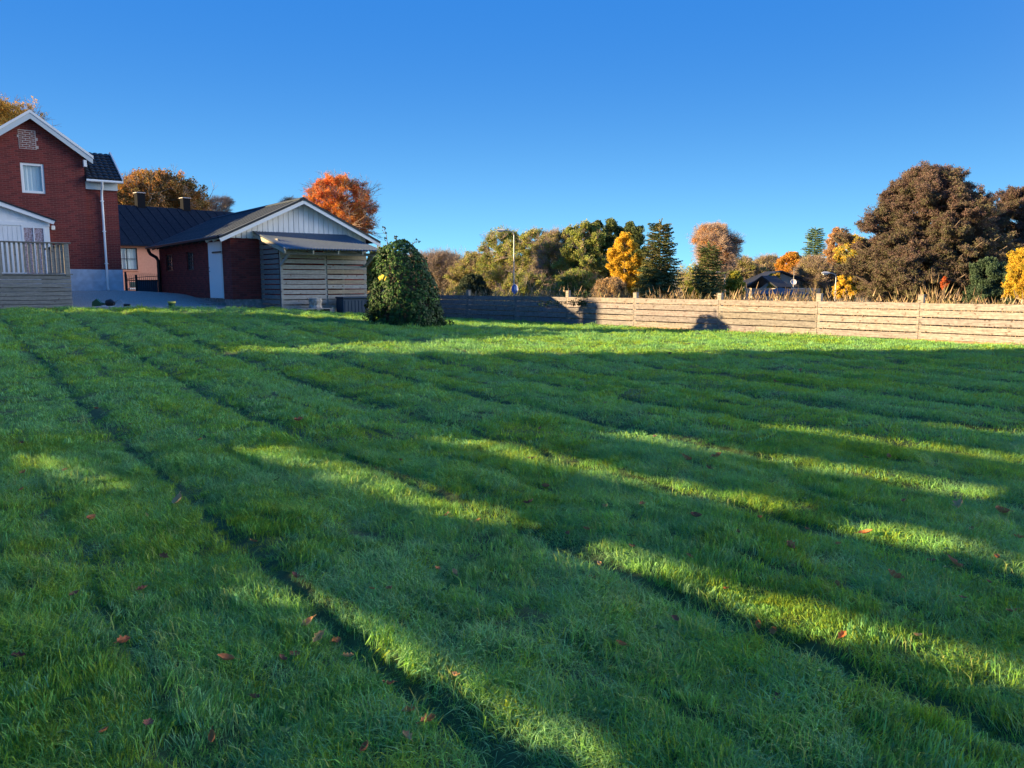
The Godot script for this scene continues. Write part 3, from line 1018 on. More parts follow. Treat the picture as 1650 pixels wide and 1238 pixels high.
func build_deck() -> void:
	var root := thing("raised_deck", "weathered grey wooden deck with baluster railing in front of the red house", "deck", P(-14.2, 0.84, 25.0), PLOT)
	for k in 8:
		var b := Geo.new()
		b.col = Color.WHITE * rnd(0.8, 1.2)
		b.uvo = Vector2(rnd(0, 3), rnd())
		b.bevel(Vector3(-9.0, -0.06 + k * 0.131, -0.03), Vector3(0.0 - rnd(0, 0.02), 0.058 + k * 0.131, 0.005), 0.008)
		obj("skirt_board", b.mesh(), M.old_wood, root)
		var e := Geo.new()
		e.col = Color.WHITE * rnd(0.8, 1.2)
		e.bevel(Vector3(-0.03, -0.06 + k * 0.131, -8.0), Vector3(0.0, 0.056 + k * 0.131, -0.035), 0.008)
		obj("side_board", e.mesh(), M.old_wood, root)
	for k in 9:
		var b := Geo.new()
		b.col = Color.WHITE * rnd(0.85, 1.15)
		b.uvo = Vector2(rnd(0, 3), rnd())
		b.box(Vector3(-9.0, 0.995, -8.0 + k * 0.895), Vector3(0.06, 1.03, -8.0 + k * 0.895 + 0.88))
		obj("deck_board", b.mesh(), M.old_wood, root)
	for x in [-0.06, -1.9, -3.8]:
		var b := Geo.new()
		b.col = Color(1.25, 1.2, 1.1)
		b.bevel(Vector3(x - 0.09, 0.95, -0.10), Vector3(x + 0.05, 1.98, 0.03), 0.012)
		obj("railing_post", b.mesh(), M.old_wood, root)
	var tr := Geo.new()
	tr.col = Color(0.95, 0.85, 0.78)
	tr.bevel(Vector3(-9.0, 1.98, -0.13), Vector3(0.06, 2.02, 0.06), 0.01)
	obj("top_rail", tr.mesh(), M.old_wood, root)
	var ts := Geo.new()
	ts.col = Color(0.95, 0.85, 0.78)
	ts.bevel(Vector3(-0.13, 1.98, -6.0), Vector3(0.06, 2.02, -0.132), 0.01)
	obj("top_rail", ts.mesh(), M.old_wood, root)
	var k := 0
	var x := -0.22
	while x > -4.2:
		if absf(x + 1.95) > 0.1 and absf(x + 3.85) > 0.1:
			var b := Geo.new()
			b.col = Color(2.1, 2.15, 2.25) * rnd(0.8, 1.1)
			b.uvo = Vector2(rnd(0, 3), rnd())
			b.box(Vector3(x - 0.032, 1.06, -0.05), Vector3(x + 0.032, 1.975, -0.02))
			obj("baluster", b.mesh(), M.old_wood, root)
		x -= 0.125
	var z := -0.3
	while z > -5.5:
		var b := Geo.new()
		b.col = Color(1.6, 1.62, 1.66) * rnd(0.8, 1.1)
		b.box(Vector3(-0.05, 1.06, z - 0.03), Vector3(-0.02, 1.975, z + 0.03))
		obj("baluster", b.mesh(), M.old_wood, root)
		z -= 0.14

# ---------------------------------------------------------------- the garage
const GW := 5.2
const GL := 10.56
const GK := 1.07
var garage_at: Vector3

func build_garage() -> void:
	garage_at = at(375.5, 495, 27.4 * GK)
	var root := thing("brick_garage", "low red brick garage with white board gable and dark sheet roof", "garage", garage_at, PLOT)
	root.scale = Vector3.ONE * GK
	var slope := 0.481
	var roof_y := func(x: float) -> float: return 2.50 + slope * (minf(x, GW - x) + 0.35)
	var g := Geo.new()
	# the left wall runs along z: its openings are built round by hand
	var cuts := [[-1.96, -1.04, 0.27, 2.30], [-5.86, -4.81, 1.36, 2.10], [-9.38, -8.14, 1.36, 2.10]]
	var z := 0.0
	for c in cuts:
		g.box(Vector3(0, 0.27, c[1]), Vector3(0.25, 2.56, z))
		if c[2] > 0.28: g.box(Vector3(0, 0.27, c[0]), Vector3(0.25, c[2], c[1]))
		g.box(Vector3(0, c[3], c[0]), Vector3(0.25, 2.56, c[1]))
		z = c[0]
	g.box(Vector3(0, 0.27, -GL), Vector3(0.25, 2.56, z))
	g.box(Vector3(0.25, 0.27, -0.25), Vector3(GW - 0.25, 2.47, 0))
	g.box(Vector3(GW - 0.25, 0.27, -GL), Vector3(GW, 2.56, 0))
	g.box(Vector3(0.25, 0.27, -GL), Vector3(GW - 0.25, 2.5, -GL + 0.25))
	obj("brick_wall", g.mesh(), M.brick_garage, root)
	var p := Geo.new()
	p.box(Vector3(0.02, -0.6, -GL + 0.02), Vector3(GW - 0.02, 0.27, -0.02))
	p.box(Vector3(-0.75, -0.3, -2.2), Vector3(0.02, 0.12, -0.9))
	obj("plinth", p.mesh(), M.concrete, root)
	# white boarded gables
	var gb := Geo.new()
	var tri := PackedVector2Array([Vector2(0, 2.47), Vector2(GW, 2.47), Vector2(GW, roof_y.call(GW) - 0.09), Vector2(GW / 2, roof_y.call(GW / 2) - 0.09), Vector2(0, roof_y.call(0) - 0.09)])
	gb.prism(tri, -0.12, 0.012)
	var back := Geo.new()
	back.prism(tri, -GL, -GL + 0.1)
	obj("gable_wall", back.mesh(), M.white_board, root)
	var gable := obj("gable_wall", gb.mesh(), M.white_board, root)
	var n := 27
	for k in n:
		var xa := GW * k / n + 0.012
		var xb := GW * (k + 1.0) / n - 0.012
		var pts := PackedVector2Array([Vector2(xa, 2.42 + rnd(-0.008, 0.008)), Vector2(xb, 2.42), Vector2(xb, roof_y.call(xb) - 0.10)])
		if xa < GW / 2 and xb > GW / 2: pts.append(Vector2(GW / 2, roof_y.call(GW / 2) - 0.10))
		pts.append(Vector2(xa, roof_y.call(xa) - 0.10))
		var b := Geo.new()
		b.col = Color.WHITE * rnd(0.90, 1.04)
		b.prism(pts, 0.013, 0.042 + rnd(0, 0.006))
		obj("board", b.mesh(), M.white_board, gable)
	# roof
	var r := Geo.new()
	slope_slab(r, GW / 2, roof_y.call(GW / 2), -0.42, roof_y.call(-0.42), -GL - 0.35, 0.36, 0.07)
	slope_slab(r, GW / 2, roof_y.call(GW / 2) + 0.001, GW + 0.42, roof_y.call(-0.42), -GL - 0.35, 0.36, 0.07)
	var roof := obj("roof", r.mesh(), M.felt, root)
	var rc := Geo.new()
	rc.prism(PackedVector2Array([Vector2(GW / 2 - 0.16, roof_y.call(GW / 2) - 0.065), Vector2(GW / 2, roof_y.call(GW / 2) + 0.004), Vector2(GW / 2 + 0.16, roof_y.call(GW / 2) - 0.065), Vector2(GW / 2 + 0.16, roof_y.call(GW / 2) - 0.04), Vector2(GW / 2, roof_y.call(GW / 2) + 0.04), Vector2(GW / 2 - 0.16, roof_y.call(GW / 2) - 0.04)]), -GL - 0.37, 0.38)
	obj("ridge_cap", rc.mesh(), M.felt, roof)
	for zz in range(1, 18):   # standing seams
		var b := Geo.new()
		var zc := 0.36 - zz * 0.62
		b.bar(Vector3(-0.42, roof_y.call(-0.42) + 0.008, zc), Vector3(GW / 2 - 0.17, roof_y.call(GW / 2 - 0.17) + 0.008, zc), 0.018, 0.02)
		obj("seam", b.mesh(), M.felt, roof)
	for sg in [1.0, -1.0]:
		var x1 := -0.45 if sg > 0 else GW + 0.45
		var vb := Geo.new()
		vb.bar(Vector3(GW / 2, roof_y.call(GW / 2) - 0.14, 0.375), Vector3(x1, roof_y.call(-0.45) - 0.14, 0.375), 0.026, 0.13)
		obj("verge_board", vb.mesh(), M.white, roof)
		var vt := Geo.new()
		vt.bar(Vector3(GW / 2, roof_y.call(GW / 2) - 0.035, 0.385), Vector3(x1, roof_y.call(-0.45) - 0.035, 0.385), 0.05, 0.07)
		obj("verge_trim", vt.mesh(), M.black, roof)
	for k in 13:   # rafter tails under the left eave
		var b := Geo.new()
		var zc := 0.15 - k * 0.85
		b.bar(Vector3(-0.40, roof_y.call(-0.40) - 0.125, zc), Vector3(0.1, roof_y.call(0.1) - 0.125, zc), 0.05, 0.11)
		obj("rafter", b.mesh(), M.white_board if k < 3 else M.dark_wood, roof)
	var gu := Geo.new()
	gu.tube([Vector3(-0.47, 2.43, 0.2), Vector3(-0.47, 2.42, -GL - 0.3)], [0.06, 0.06], 8)
	obj("gutter", gu.mesh(), M.black, roof)
	var dp := Geo.new()
	dp.tube([Vector3(-0.47, 2.42, -GL + 0.1), Vector3(-0.47, 2.30, -GL + 0.1), Vector3(-0.40, 2.15, -GL + 0.1), Vector3(-0.16, 2.0, -GL + 0.1), Vector3(-0.08, 1.85, -GL + 0.1), Vector3(-0.08, 0.0, -GL + 0.1)], [0.075, 0.075, 0.075, 0.075, 0.075, 0.075], 8)
	obj("downpipe", dp.mesh(), M.black, root)
	# door, standing open towards the camera
	var door := Node3D.new()
	put(door, "door", root)
	door.set_meta("label", "white door standing open")
	door.position = Vector3(-0.01, 0.29, -1.05)
	door.rotation.y = deg_to_rad(-78.0)
	var dl := Geo.new()
	dl.bevel(Vector3(-0.92, 0.0, -0.02), Vector3(0.0, 2.04, 0.025), 0.006)
	obj("door_leaf", dl.mesh(), M.white, door)
	var hd := Geo.new()
	hd.tube([Vector3(-0.86, 0.98, 0.03), Vector3(-0.86, 0.98, 0.08), Vector3(-0.74, 0.98, 0.08)], [0.014, 0.012, 0.012], 6)
	hd.lathe([[0.0, 0.0], [0.03, 0.0], [0.03, 0.02], [0.0, 0.02]], 8, Vector3(-0.86, 1.10, 0.04))
	obj("door_handle", hd.mesh(), M.black, door)
	var stay := Geo.new()
	stay.bar(Vector3(-0.55, 1.66, 0.06), Vector3(0.12, 1.67, 0.07), 0.03, 0.05)
	obj("door_bar", stay.mesh(), M.black, door)
	var df := Geo.new()
	df.box(Vector3(-0.015, 0.27, -1.04), Vector3(0.10, 2.34, -0.98))
	df.box(Vector3(-0.015, 0.27, -2.02), Vector3(0.10, 2.34, -1.96))
	df.box(Vector3(-0.012, 2.30, -1.96), Vector3(0.10, 2.36, -1.04))
	obj("door_frame", df.mesh(), M.white, root)
	for q in [[-5.86, -4.81], [-9.38, -8.14]]:
		var hold := Node3D.new()
		put(hold, "side_window", root)
		hold.position = Vector3(0, 0, q[0])
		hold.rotation.y = deg_to_rad(-90)
		var w: Node3D = window_part(hold, 0.0, q[1] - q[0], 1.36, 2.10, -0.05, M.black, 2, 3, 0.05, false)
		for part in w.get_children():   # keep to three levels: the window is the part, the rest its pieces
			w.remove_child(part)
			hold.add_child(part, true)
		w.name = "frame"
		var dg := Geo.new()
		dg.box(Vector3(0.0, 1.36, -0.22), Vector3(q[1] - q[0], 2.10, -0.2))
		obj("blind", dg.mesh(), M.curtain, hold)

func from_garage(x: float, y: float, z: float) -> Vector3:
	return garage_at + Basis(Vector3.UP, PLOT) * Vector3(x, y, z) * GK

func build_woodshed() -> void:
	var foot := from_garage(1.085, 0, 0)
	foot.y = garage_at.y - 0.11
	var root := thing("slatted_woodshed", "lean-to woodshed of weathered horizontal slats against the garage", "shed", foot, PLOT)
	root.scale = Vector3.ONE * GK
	var Dp := 1.93
	var Wd := 3.11
	var ry := func(z: float) -> float: return 2.76 - 0.222 * z
	for q in [[0.0, 0.06], [0.0, Dp], [1.6, Dp], [Wd, Dp], [Wd, 0.06]]:
		var b := Geo.new()
		b.col = Color.WHITE * rnd(0.9, 1.1)
		b.bevel(Vector3(q[0] - 0.035, -0.12, q[1] - 0.06), Vector3(q[0] + 0.055, ry.call(q[1]) - 0.12, q[1] + 0.0), 0.006)
		obj("post", b.mesh(), M.slat, root)
	for side in 2:
		for k in 12:
			var y := 0.05 + k * 0.174
			var x0 := -0.04 if side == 0 else 1.645
			var x1 := 1.60 if side == 0 else Wd + 0.06
			if k == 11 and side == 0: x1 = 0.9
			var b := Geo.new()
			var k2 := rnd(0.86, 1.12)
			b.col = Color(k2, k2, k2 * rnd(0.96, 1.06))
			if side == 1 and k in [3, 5, 7, 10]: b.col = Color(1.05, 0.88, 0.68) * k2
			b.uvo = Vector2(rnd(0, 3), rnd())
			var dy := rnd(-0.012, 0.012)
			var e := rnd(-0.010, 0.010)
			b.hexa([Vector3(x0, y + dy, Dp + 0.028), Vector3(x1, y + dy + e, Dp + 0.028), Vector3(x1, y + dy + e, Dp + 0.003), Vector3(x0, y + dy, Dp + 0.003), Vector3(x0, y + dy + 0.138, Dp + 0.028), Vector3(x1, y + dy + e + 0.138, Dp + 0.028), Vector3(x1, y + dy + e + 0.138, Dp + 0.003), Vector3(x0, y + dy + 0.138, Dp + 0.003)])
			obj("slat", b.mesh(), M.slat, root)
	for k in 14:
		var y := 0.05 + k * 0.174
		if y + 0.14 > ry.call(0.9) - 0.1: continue
		for x in [-0.068, Wd + 0.058]:
			var b := Geo.new()
			b.col = Color.WHITE * rnd(0.8, 1.15)
			b.uvo = Vector2(rnd(0, 3), rnd())
			b.box(Vector3(x, y, 0.04), Vector3(x + 0.025, y + 0.138, Dp - 0.065))
			obj("side_slat", b.mesh(), M.old_wood, root)
	# corrugated roof
	var r := Geo.new()
	var x0 := -0.30
	var n := 136
	var wv := 3.62 / n
	for k in n:
		var xa := x0 + k * wv
		var ya := 0.03 * sin(k * TAU / 4.0)
		var yb := 0.03 * sin((k + 1) * TAU / 4.0)
		var a := Vector3(xa, ry.call(3.12) + ya, 3.12)
		var b := Vector3(xa + wv, ry.call(3.12) + yb, 3.12)
		var c := Vector3(xa + wv, ry.call(-0.02) + yb, 0.05)
		var d := Vector3(xa, ry.call(-0.02) + ya, 0.05)
		r.quad(a, b, c, d)
		r.quad(a - Vector3(0, 0.006, 0), d - Vector3(0, 0.006, 0), c - Vector3(0, 0.006, 0), b - Vector3(0, 0.006, 0))
		r.quad(a - Vector3(0, 0.006, 0), b - Vector3(0, 0.006, 0), b, a)
	obj("corrugated_roof", r.mesh(), M.tin, root)
	for x in [-0.26, 0.7, 1.6, 2.5, 3.26]:
		var b := Geo.new()
		b.col = Color(1.1, 0.98, 0.82)
		b.bar(Vector3(x, ry.call(0.05) - 0.10, 0.06), Vector3(x, ry.call(3.06) - 0.10, 3.06), 0.045, 0.13)
		obj("rafter", b.mesh(), M.slat, root)
	for z in [1.9, 2.7]:
		var b := Geo.new()
		b.bar(Vector3(-0.22, ry.call(z) - 0.22, z), Vector3(3.24, ry.call(z) - 0.22, z), 0.06, 0.10)
		obj("beam", b.mesh(), M.old_wood, root)
	for x in [-0.02, Wd]:
		var b := Geo.new()
		b.col = Color(1.05, 1.0, 0.95)
		b.bar(Vector3(x, 1.55, Dp + 0.04), Vector3(x, ry.call(2.7) - 0.26, 2.7), 0.05, 0.09)
		obj("brace", b.mesh(), M.slat, root)
	# things that stand about it
	var B := Basis(Vector3.UP, PLOT)
	var spot := func(x: float, z: float) -> Vector3:
		var p: Vector3 = foot + B * Vector3(x, 0, z) * GK
		p.y = ground(p.x, -p.z)
		return p
	var box := thing("garden_storage_box", "dark blue garden storage box in front of the slatted woodshed", "storage box", spot.call(1.88, 2.1), PLOT)
	var bb := Geo.new()
	bb.bevel(Vector3(0, 0.02, 0), Vector3(1.35, 0.56, 0.62), 0.02)
	var body := obj("box_body", bb.mesh(), M.box, box)
	for k in 9:
		var b := Geo.new()
		b.bevel(Vector3(0.07 + k * 0.14, 0.06, 0.618), Vector3(0.16 + k * 0.14, 0.50, 0.634), 0.006)
		obj("rib", b.mesh(), M.box, body)
	for k in 4:
		var b := Geo.new()
		b.bevel(Vector3(-0.014, 0.06, 0.07 + k * 0.14), Vector3(0.002, 0.50, 0.16 + k * 0.14), 0.006)
		obj("rib", b.mesh(), M.box, body)
	var bl := Geo.new()
	bl.bevel(Vector3(-0.03, 0.565, -0.02), Vector3(1.38, 0.64, 0.66), 0.025)
	obj("box_lid", bl.mesh(), M.box, box)
	var st := thing("chopping_block", "pale split tree stump used as chopping block by the woodshed", "tree stump", spot.call(0.98, 2.42) + Vector3(0, 0.09, 0))
	var sg := Geo.new()
	var prof := []
	for k in 6: prof.append([0.235 + 0.02 * sin(k * 2.0) + (0.05 if k == 0 else 0.0), k * 0.082])
	sg.lathe(prof, 11)
	obj("stump_bark", sg.mesh(), M.pale_bark, st)
	var sk := Geo.new()
	sk.col = Color(1.25, 1.15, 1.0)
	sk.lathe([[0.235, 0.405], [0.225, 0.425], [0.0, 0.427]], 11)
	obj("cut_face", sk.mesh(), M.slat, st)
	var pal := thing("low_pallet", "low grey wooden pallet under the chopping block", "pallet", spot.call(0.35, 2.0), PLOT)
	for k in 5:
		var b := Geo.new()
		b.col = Color.WHITE * rnd(0.85, 1.1)
		b.uvo = Vector2(rnd(0, 3), rnd())
		b.box(Vector3(0.0, 0.065, 0.06 + k * 0.17), Vector3(1.15, 0.09, 0.06 + k * 0.17 + 0.14))
		obj("deck_board", b.mesh(), M.slat, pal)
	for x in [0.04, 0.55, 1.03]:
		var b := Geo.new()
		b.box(Vector3(x, -0.08, 0.05), Vector3(x + 0.09, 0.064, 0.9))
		obj("runner", b.mesh(), M.old_wood, pal)
	var lg := thing("short_log", "short pale log standing between stump and storage box", "log", spot.call(1.62, 2.35))
	var l2 := Geo.new()
	l2.lathe([[0.11, -0.03], [0.105, 0.12], [0.11, 0.24], [0.1, 0.25], [0.0, 0.252]], 9)
	obj("log_body", l2.mesh(), M.pale_bark, lg)
	var step := thing("wooden_step", "low wooden step laid on blocks left of the woodshed slats", "step", spot.call(-0.12, 0.9), PLOT)
	for k in 2:
		var b := Geo.new()
		b.col = Color.WHITE * rnd(0.85, 1.1)
		b.box(Vector3(-0.75, 0.09, 0.0 + k * 0.2), Vector3(0.02, 0.125, 0.18 + k * 0.2))
		obj("tread_board", b.mesh(), M.old_wood, step)
	for x in [-0.7, -0.12]:
		var b := Geo.new()
		b.box(Vector3(x, -0.1, 0.03), Vector3(x + 0.12, 0.089, 0.34))
		obj("block", b.mesh(), M.old_wood, step)
	var slab := thing("door_slab", "flat concrete slab on the ground below the open garage door", "slab", from_garage(-0.9, -0.02, 0.25), PLOT)
	var sb := Geo.new()
	sb.bevel(Vector3(0, -0.1, -0.5), Vector3(0.8, 0.05, 0.1), 0.015)
	obj("slab_top", sb.mesh(), M.concrete, slab)

# ---------------------------------------------------------------- the peach house and the gate
func build_peach_house() -> void:
	var turn := atan2(0.726, 0.688)
	var root := thing("peach_house", "peach plastered single-storey house with dark roof behind the garage", "house", P(-22.9, 1.2, 46.0), turn)
	var g := Geo.new()
	wall_with_openings(g, -10.0, 9.0, -0.6, 2.82, -0.3, 0.0, [[-4.2, -3.1, 1.13, 2.42], [-0.42, 0.76, 1.13, 2.42], [2.05, 3.2, 1.13, 2.42]])
	g.prism(PackedVector2Array([Vector2(0.0, -0.6), Vector2(8.0, -0.6), Vector2(8.0, 2.8), Vector2(4.0, 5.1), Vector2(0.0, 2.8)]), -0.15, 0.15)
	var side := g   # the end walls are turned into place below
	var ends := Geo.new()
	for x in [-10.0, 9.0]:
		ends.hexa([Vector3(x - 0.15, -0.6, -0.3), Vector3(x + 0.15, -0.6, -0.3), Vector3(x + 0.15, -0.6, -8.0), Vector3(x - 0.15, -0.6, -8.0), Vector3(x - 0.15, 2.8, -0.3), Vector3(x + 0.15, 2.8, -0.3), Vector3(x + 0.15, 2.8, -8.0), Vector3(x - 0.15, 2.8, -8.0)])
		ends.hexa([Vector3(x - 0.15, 2.8, -0.3), Vector3(x + 0.15, 2.8, -0.3), Vector3(x + 0.15, 2.8, -8.0), Vector3(x - 0.15, 2.8, -8.0), Vector3(x - 0.15, 5.1, -3.98), Vector3(x + 0.15, 5.1, -3.98), Vector3(x + 0.15, 5.1, -4.02), Vector3(x - 0.15, 5.1, -4.02)])
	ends.box(Vector3(-10, -0.6, -8.0), Vector3(9, 2.82, -7.7))
	g = Geo.new()
	wall_with_openings(g, -10.0, 8.85, -0.6, 2.82, -0.3, 0.0, [[-4.2, -3.1, 1.13, 2.42], [-0.42, 0.76, 1.13, 2.42], [2.05, 3.2, 1.13, 2.42]])
	obj("front_wall", g.mesh(), M.peach, root)
	obj("end_wall", ends.mesh(), M.peach, root)
	var r := Geo.new()
	r.hexa([Vector3(-10.4, 2.52, 0.45), Vector3(9.4, 2.52, 0.45), Vector3(9.4, 5.2, -4.0), Vector3(-10.4, 5.2, -4.0), Vector3(-10.4, 2.60, 0.45), Vector3(9.4, 2.60, 0.45), Vector3(9.4, 5.28, -4.0), Vector3(-10.4, 5.28, -4.0)])
	r.hexa([Vector3(-10.4, 5.2, -4.0), Vector3(9.4, 5.2, -4.0), Vector3(9.4, 2.52, -8.45), Vector3(-10.4, 2.52, -8.45), Vector3(-10.4, 5.28, -4.0), Vector3(9.4, 5.28, -4.0), Vector3(9.4, 2.60, -8.45), Vector3(-10.4, 2.60, -8.45)])
	var roof := obj("roof", r.mesh(), M.sheet, root)
	for k in 30:
		var x := -10.0 + k * 0.65
		var b := Geo.new()
		b.bar(Vector3(x, 2.61, 0.44), Vector3(x, 5.285, -3.98), 0.02, 0.03)
		obj("seam", b.mesh(), M.sheet, roof)
	for q in [[2.65, 6.12], [5.6, 6.02], [-3.0, 6.1]]:
		var c := Geo.new()
		c.box(Vector3(q[0] - 0.24, 4.6, -4.24), Vector3(q[0] + 0.24, q[1] - 0.06, -3.76))
		var ch := obj("chimney", c.mesh(), M.soot, root)
		var cc := Geo.new()
		cc.bevel(Vector3(q[0] - 0.30, q[1] - 0.06, -4.3), Vector3(q[0] + 0.30, q[1], -3.7), 0.02)
		obj("chimney_cap", cc.mesh(), M.galv, ch)
	for q in [[-4.2, -3.1], [-0.42, 0.76], [2.05, 3.2]]:
		window_part(root, q[0], q[1], 1.13, 2.42, 0.0, M.black, 1, 1, 0.05)
		var s := Geo.new()
		s.box(Vector3(q[0] - 0.06, 1.06, 0.0), Vector3(q[1] + 0.06, 1.12, 0.09))
		obj("window_sill", s.mesh(), M.peach, root)
	var bw := Geo.new()
	bw.box(Vector3(0.25, 0.10, 0.0), Vector3(0.78, 0.42, 0.03))
	var cw := obj("cellar_window", bw.mesh(), M.glass, root)
	var bs := Geo.new()
	bs.box(Vector3(0.15, -0.02, 0.0), Vector3(0.95, 0.07, 0.12))
	obj("cellar_sill", bs.mesh(), M.white, cw)

func build_gate() -> void:
	var a := P(-17.42, 1.05, 35.0)
	var e := P(-16.42, 1.05, 35.95)
	var l := (e - a).length()
	var root := thing("iron_gate", "black metal garden gate with spiked bars between red house and garage", "gate", a, atan2(-(e - a).z, (e - a).x))
	var p := Geo.new()
	p.box(Vector3(0.46, 0.06, -0.012), Vector3(l, 0.66, 0.012))
	obj("sheet_panel", p.mesh(), M.navy, root)
	for k in 16:
		var x := 0.06 + k * (l - 0.08) / 15.0
		var top := 0.86 + 0.07 * sin(PI * clampf((x - 0.1) / l, 0, 1))
		var b := Geo.new()
		b.tube([Vector3(x, 0.05, 0.02), Vector3(x, top, 0.02), Vector3(x, top + 0.07, 0.02)], [0.011, 0.011, 0.002], 5)
		obj("bar", b.mesh(), M.black, root)
	for x in [0.0, 0.44]:
		var b := Geo.new()
		b.box(Vector3(x - 0.035, -0.2, -0.03), Vector3(x + 0.035, 1.02 - x * 0.3, 0.05))
		obj("gate_post", b.mesh(), M.black, root)
	var rl := Geo.new()
	var pts := []
	var rad := []
	for k in 9:
		pts.append(Vector3(l * k / 8.0, 0.68 + 0.14 * sin(PI * k / 16.0 * 1.1), 0.03))
		rad.append(0.014)
	rl.tube(pts, rad, 5)
	rl.bar(Vector3(0, 0.64, 0.03), Vector3(l, 0.64, 0.03), 0.03, 0.04)
	obj("rail", rl.mesh(), M.black, root)

# ---------------------------------------------------------------- the long fence
func on_fence(u: float, k: float, y: float) -> Vector3:   # u metres along, k metres towards the lawn
	return P(-1.95 + 0.73 * u - 0.682 * k, y, 33.5 - 0.682 * u - 0.73 * k)

func build_fence() -> void:
	var root := thing("board_fence", "low fence of five pale horizontal boards along the far side of the lawn", "fence", on_fence(0, 0, 0), 0.0)
	var turn := atan2(0.682, 0.73)
	var us := [-15.0, -12.0, -9.0, -6.0, -3.0, 0.0, 2.85, 5.55, 8.65, 11.95, 15.2, 18.0, 21.2, 24.2, 27.2]
	root.basis = Basis(Vector3.UP, -turn)
	# local x runs along the fence (towards the right), local z towards the lawn
	for i in us.size():
		var u: float = us[i]
		var b := Geo.new()
		b.col = Color(1.06, 1.0, 0.92) * rnd(0.92, 1.06)
		b.uvo = Vector2(rnd(0, 3), rnd())
		var tall := 1.26 + rnd(-0.02, 0.03)
		if i == 6: tall = 1.05
		b.bevel(Vector3(u - 0.075, -0.15, -0.16), Vector3(u + 0.075, tall - 0.02, -0.01), 0.01)
		b.bevel(Vector3(u - 0.085, tall - 0.02, -0.17), Vector3(u + 0.085, tall, 0.0), 0.01)
		obj("post", b.mesh(), M.fence, root)
		if i + 1 == us.size(): break
		var e: float = us[i + 1]
		var joint := 0.0
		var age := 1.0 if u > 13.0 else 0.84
		for k in 5:
			var y := 0.045 + k * 0.2045
			var halves := [[u + 0.006, e - 0.006]]
			if i == 6 or (i == 9 and k == 0): halves = [[u + 0.006, u + 1.3], [u + 1.31, e - 0.006]]
			for q in halves:
				var d := Geo.new()
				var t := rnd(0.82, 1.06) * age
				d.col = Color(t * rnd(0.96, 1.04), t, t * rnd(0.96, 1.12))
				if i == 12 and q == halves[0]: d.col = Color(1.02, 0.99, 0.95) * t
				d.uvo = Vector2(rnd(0, 3), rnd())
				var a0 := rnd(-0.007, 0.007)
				var a1 := rnd(-0.007, 0.007)
				var hgt := 0.173 + rnd(-0.003, 0.003)
				var sag := rnd(-0.006, 0.008)
				var xm: float = (q[0] + q[1]) / 2.0
				for part in 2:
					var xa: float = q[0] if part == 0 else xm
					var xb: float = xm if part == 0 else q[1]
					var ya: float = y + (a0 if part == 0 else -sag)
					var yb: float = y + (-sag if part == 0 else a1)
					var f := Vector3(0, 0, 0.026)
					d.uvo.x += 1.5 * part
					d.quad(Vector3(xa, ya, 0.026), Vector3(xb, yb, 0.026), Vector3(xb, yb + hgt, 0.026), Vector3(xa, ya + hgt, 0.026))
					d.quad(Vector3(xb, yb, 0), Vector3(xa, ya, 0), Vector3(xa, ya + hgt, 0), Vector3(xb, yb + hgt, 0))
					d.quad(Vector3(xa, ya + hgt, 0.026), Vector3(xb, yb + hgt, 0.026), Vector3(xb, yb + hgt, 0), Vector3(xa, ya + hgt, 0))
					d.quad(Vector3(xa, ya, 0), Vector3(xb, yb, 0), Vector3(xb, yb, 0.026), Vector3(xa, ya, 0.026))
				for x in [q[0], q[1]]:
					var yy: float = y + (a0 if x == q[0] else a1)
					if x == q[0]: d.quad(Vector3(x, yy, 0), Vector3(x, yy, 0.026), Vector3(x, yy + hgt, 0.026), Vector3(x, yy + hgt, 0))
					else: d.quad(Vector3(x, yy, 0.026), Vector3(x, yy, 0), Vector3(x, yy + hgt, 0), Vector3(x, yy + hgt, 0.026))
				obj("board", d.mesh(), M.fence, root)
	# climbing plant that leans over the shaded boards
	var vine := thing("climbing_vine", "small dark climbing plant growing through the shaded fence boards", "climbing plant", on_fence(6.4, 0.05, 0.0))
	var stem := Geo.new()
	stem.tube([Vector3(0, 0, -0.2), Vector3(0.05, 0.6, -0.15), Vector3(-0.1, 1.0, 0.0), Vector3(-0.2, 1.12, 0.08)], [0.012, 0.01, 0.008, 0.004], 5)
	stem.tube([Vector3(-0.05, 0.8, -0.05), Vector3(-0.6, 0.80, 0.06), Vector3(-1.1, 0.84, 0.06), Vector3(-1.6, 0.80, 0.06)], [0.008, 0.007, 0.006, 0.003], 5)
	obj("stem", stem.mesh(), M.bark, vine)
	var lv := Copies.new()
	for k in 90:
		var p := Vector3(rnd(-0.4, 0.2), rnd(0.75, 1.25), rnd(-0.05, 0.16))
		if k % 2: p = Vector3(rnd(-1.7, 0.1), 0.82 + rnd(-0.07, 0.07), rnd(0.02, 0.12))
		lv.add(bases[rng.randi() % 512].scaled(Vector3.ONE * rnd(0.06, 0.1)), p, pick([Color(0.02, 0.05, 0.015), Color(0.03, 0.06, 0.02)]))
	stuff("foliage", lv, clumps[1], M.ivy, vine)

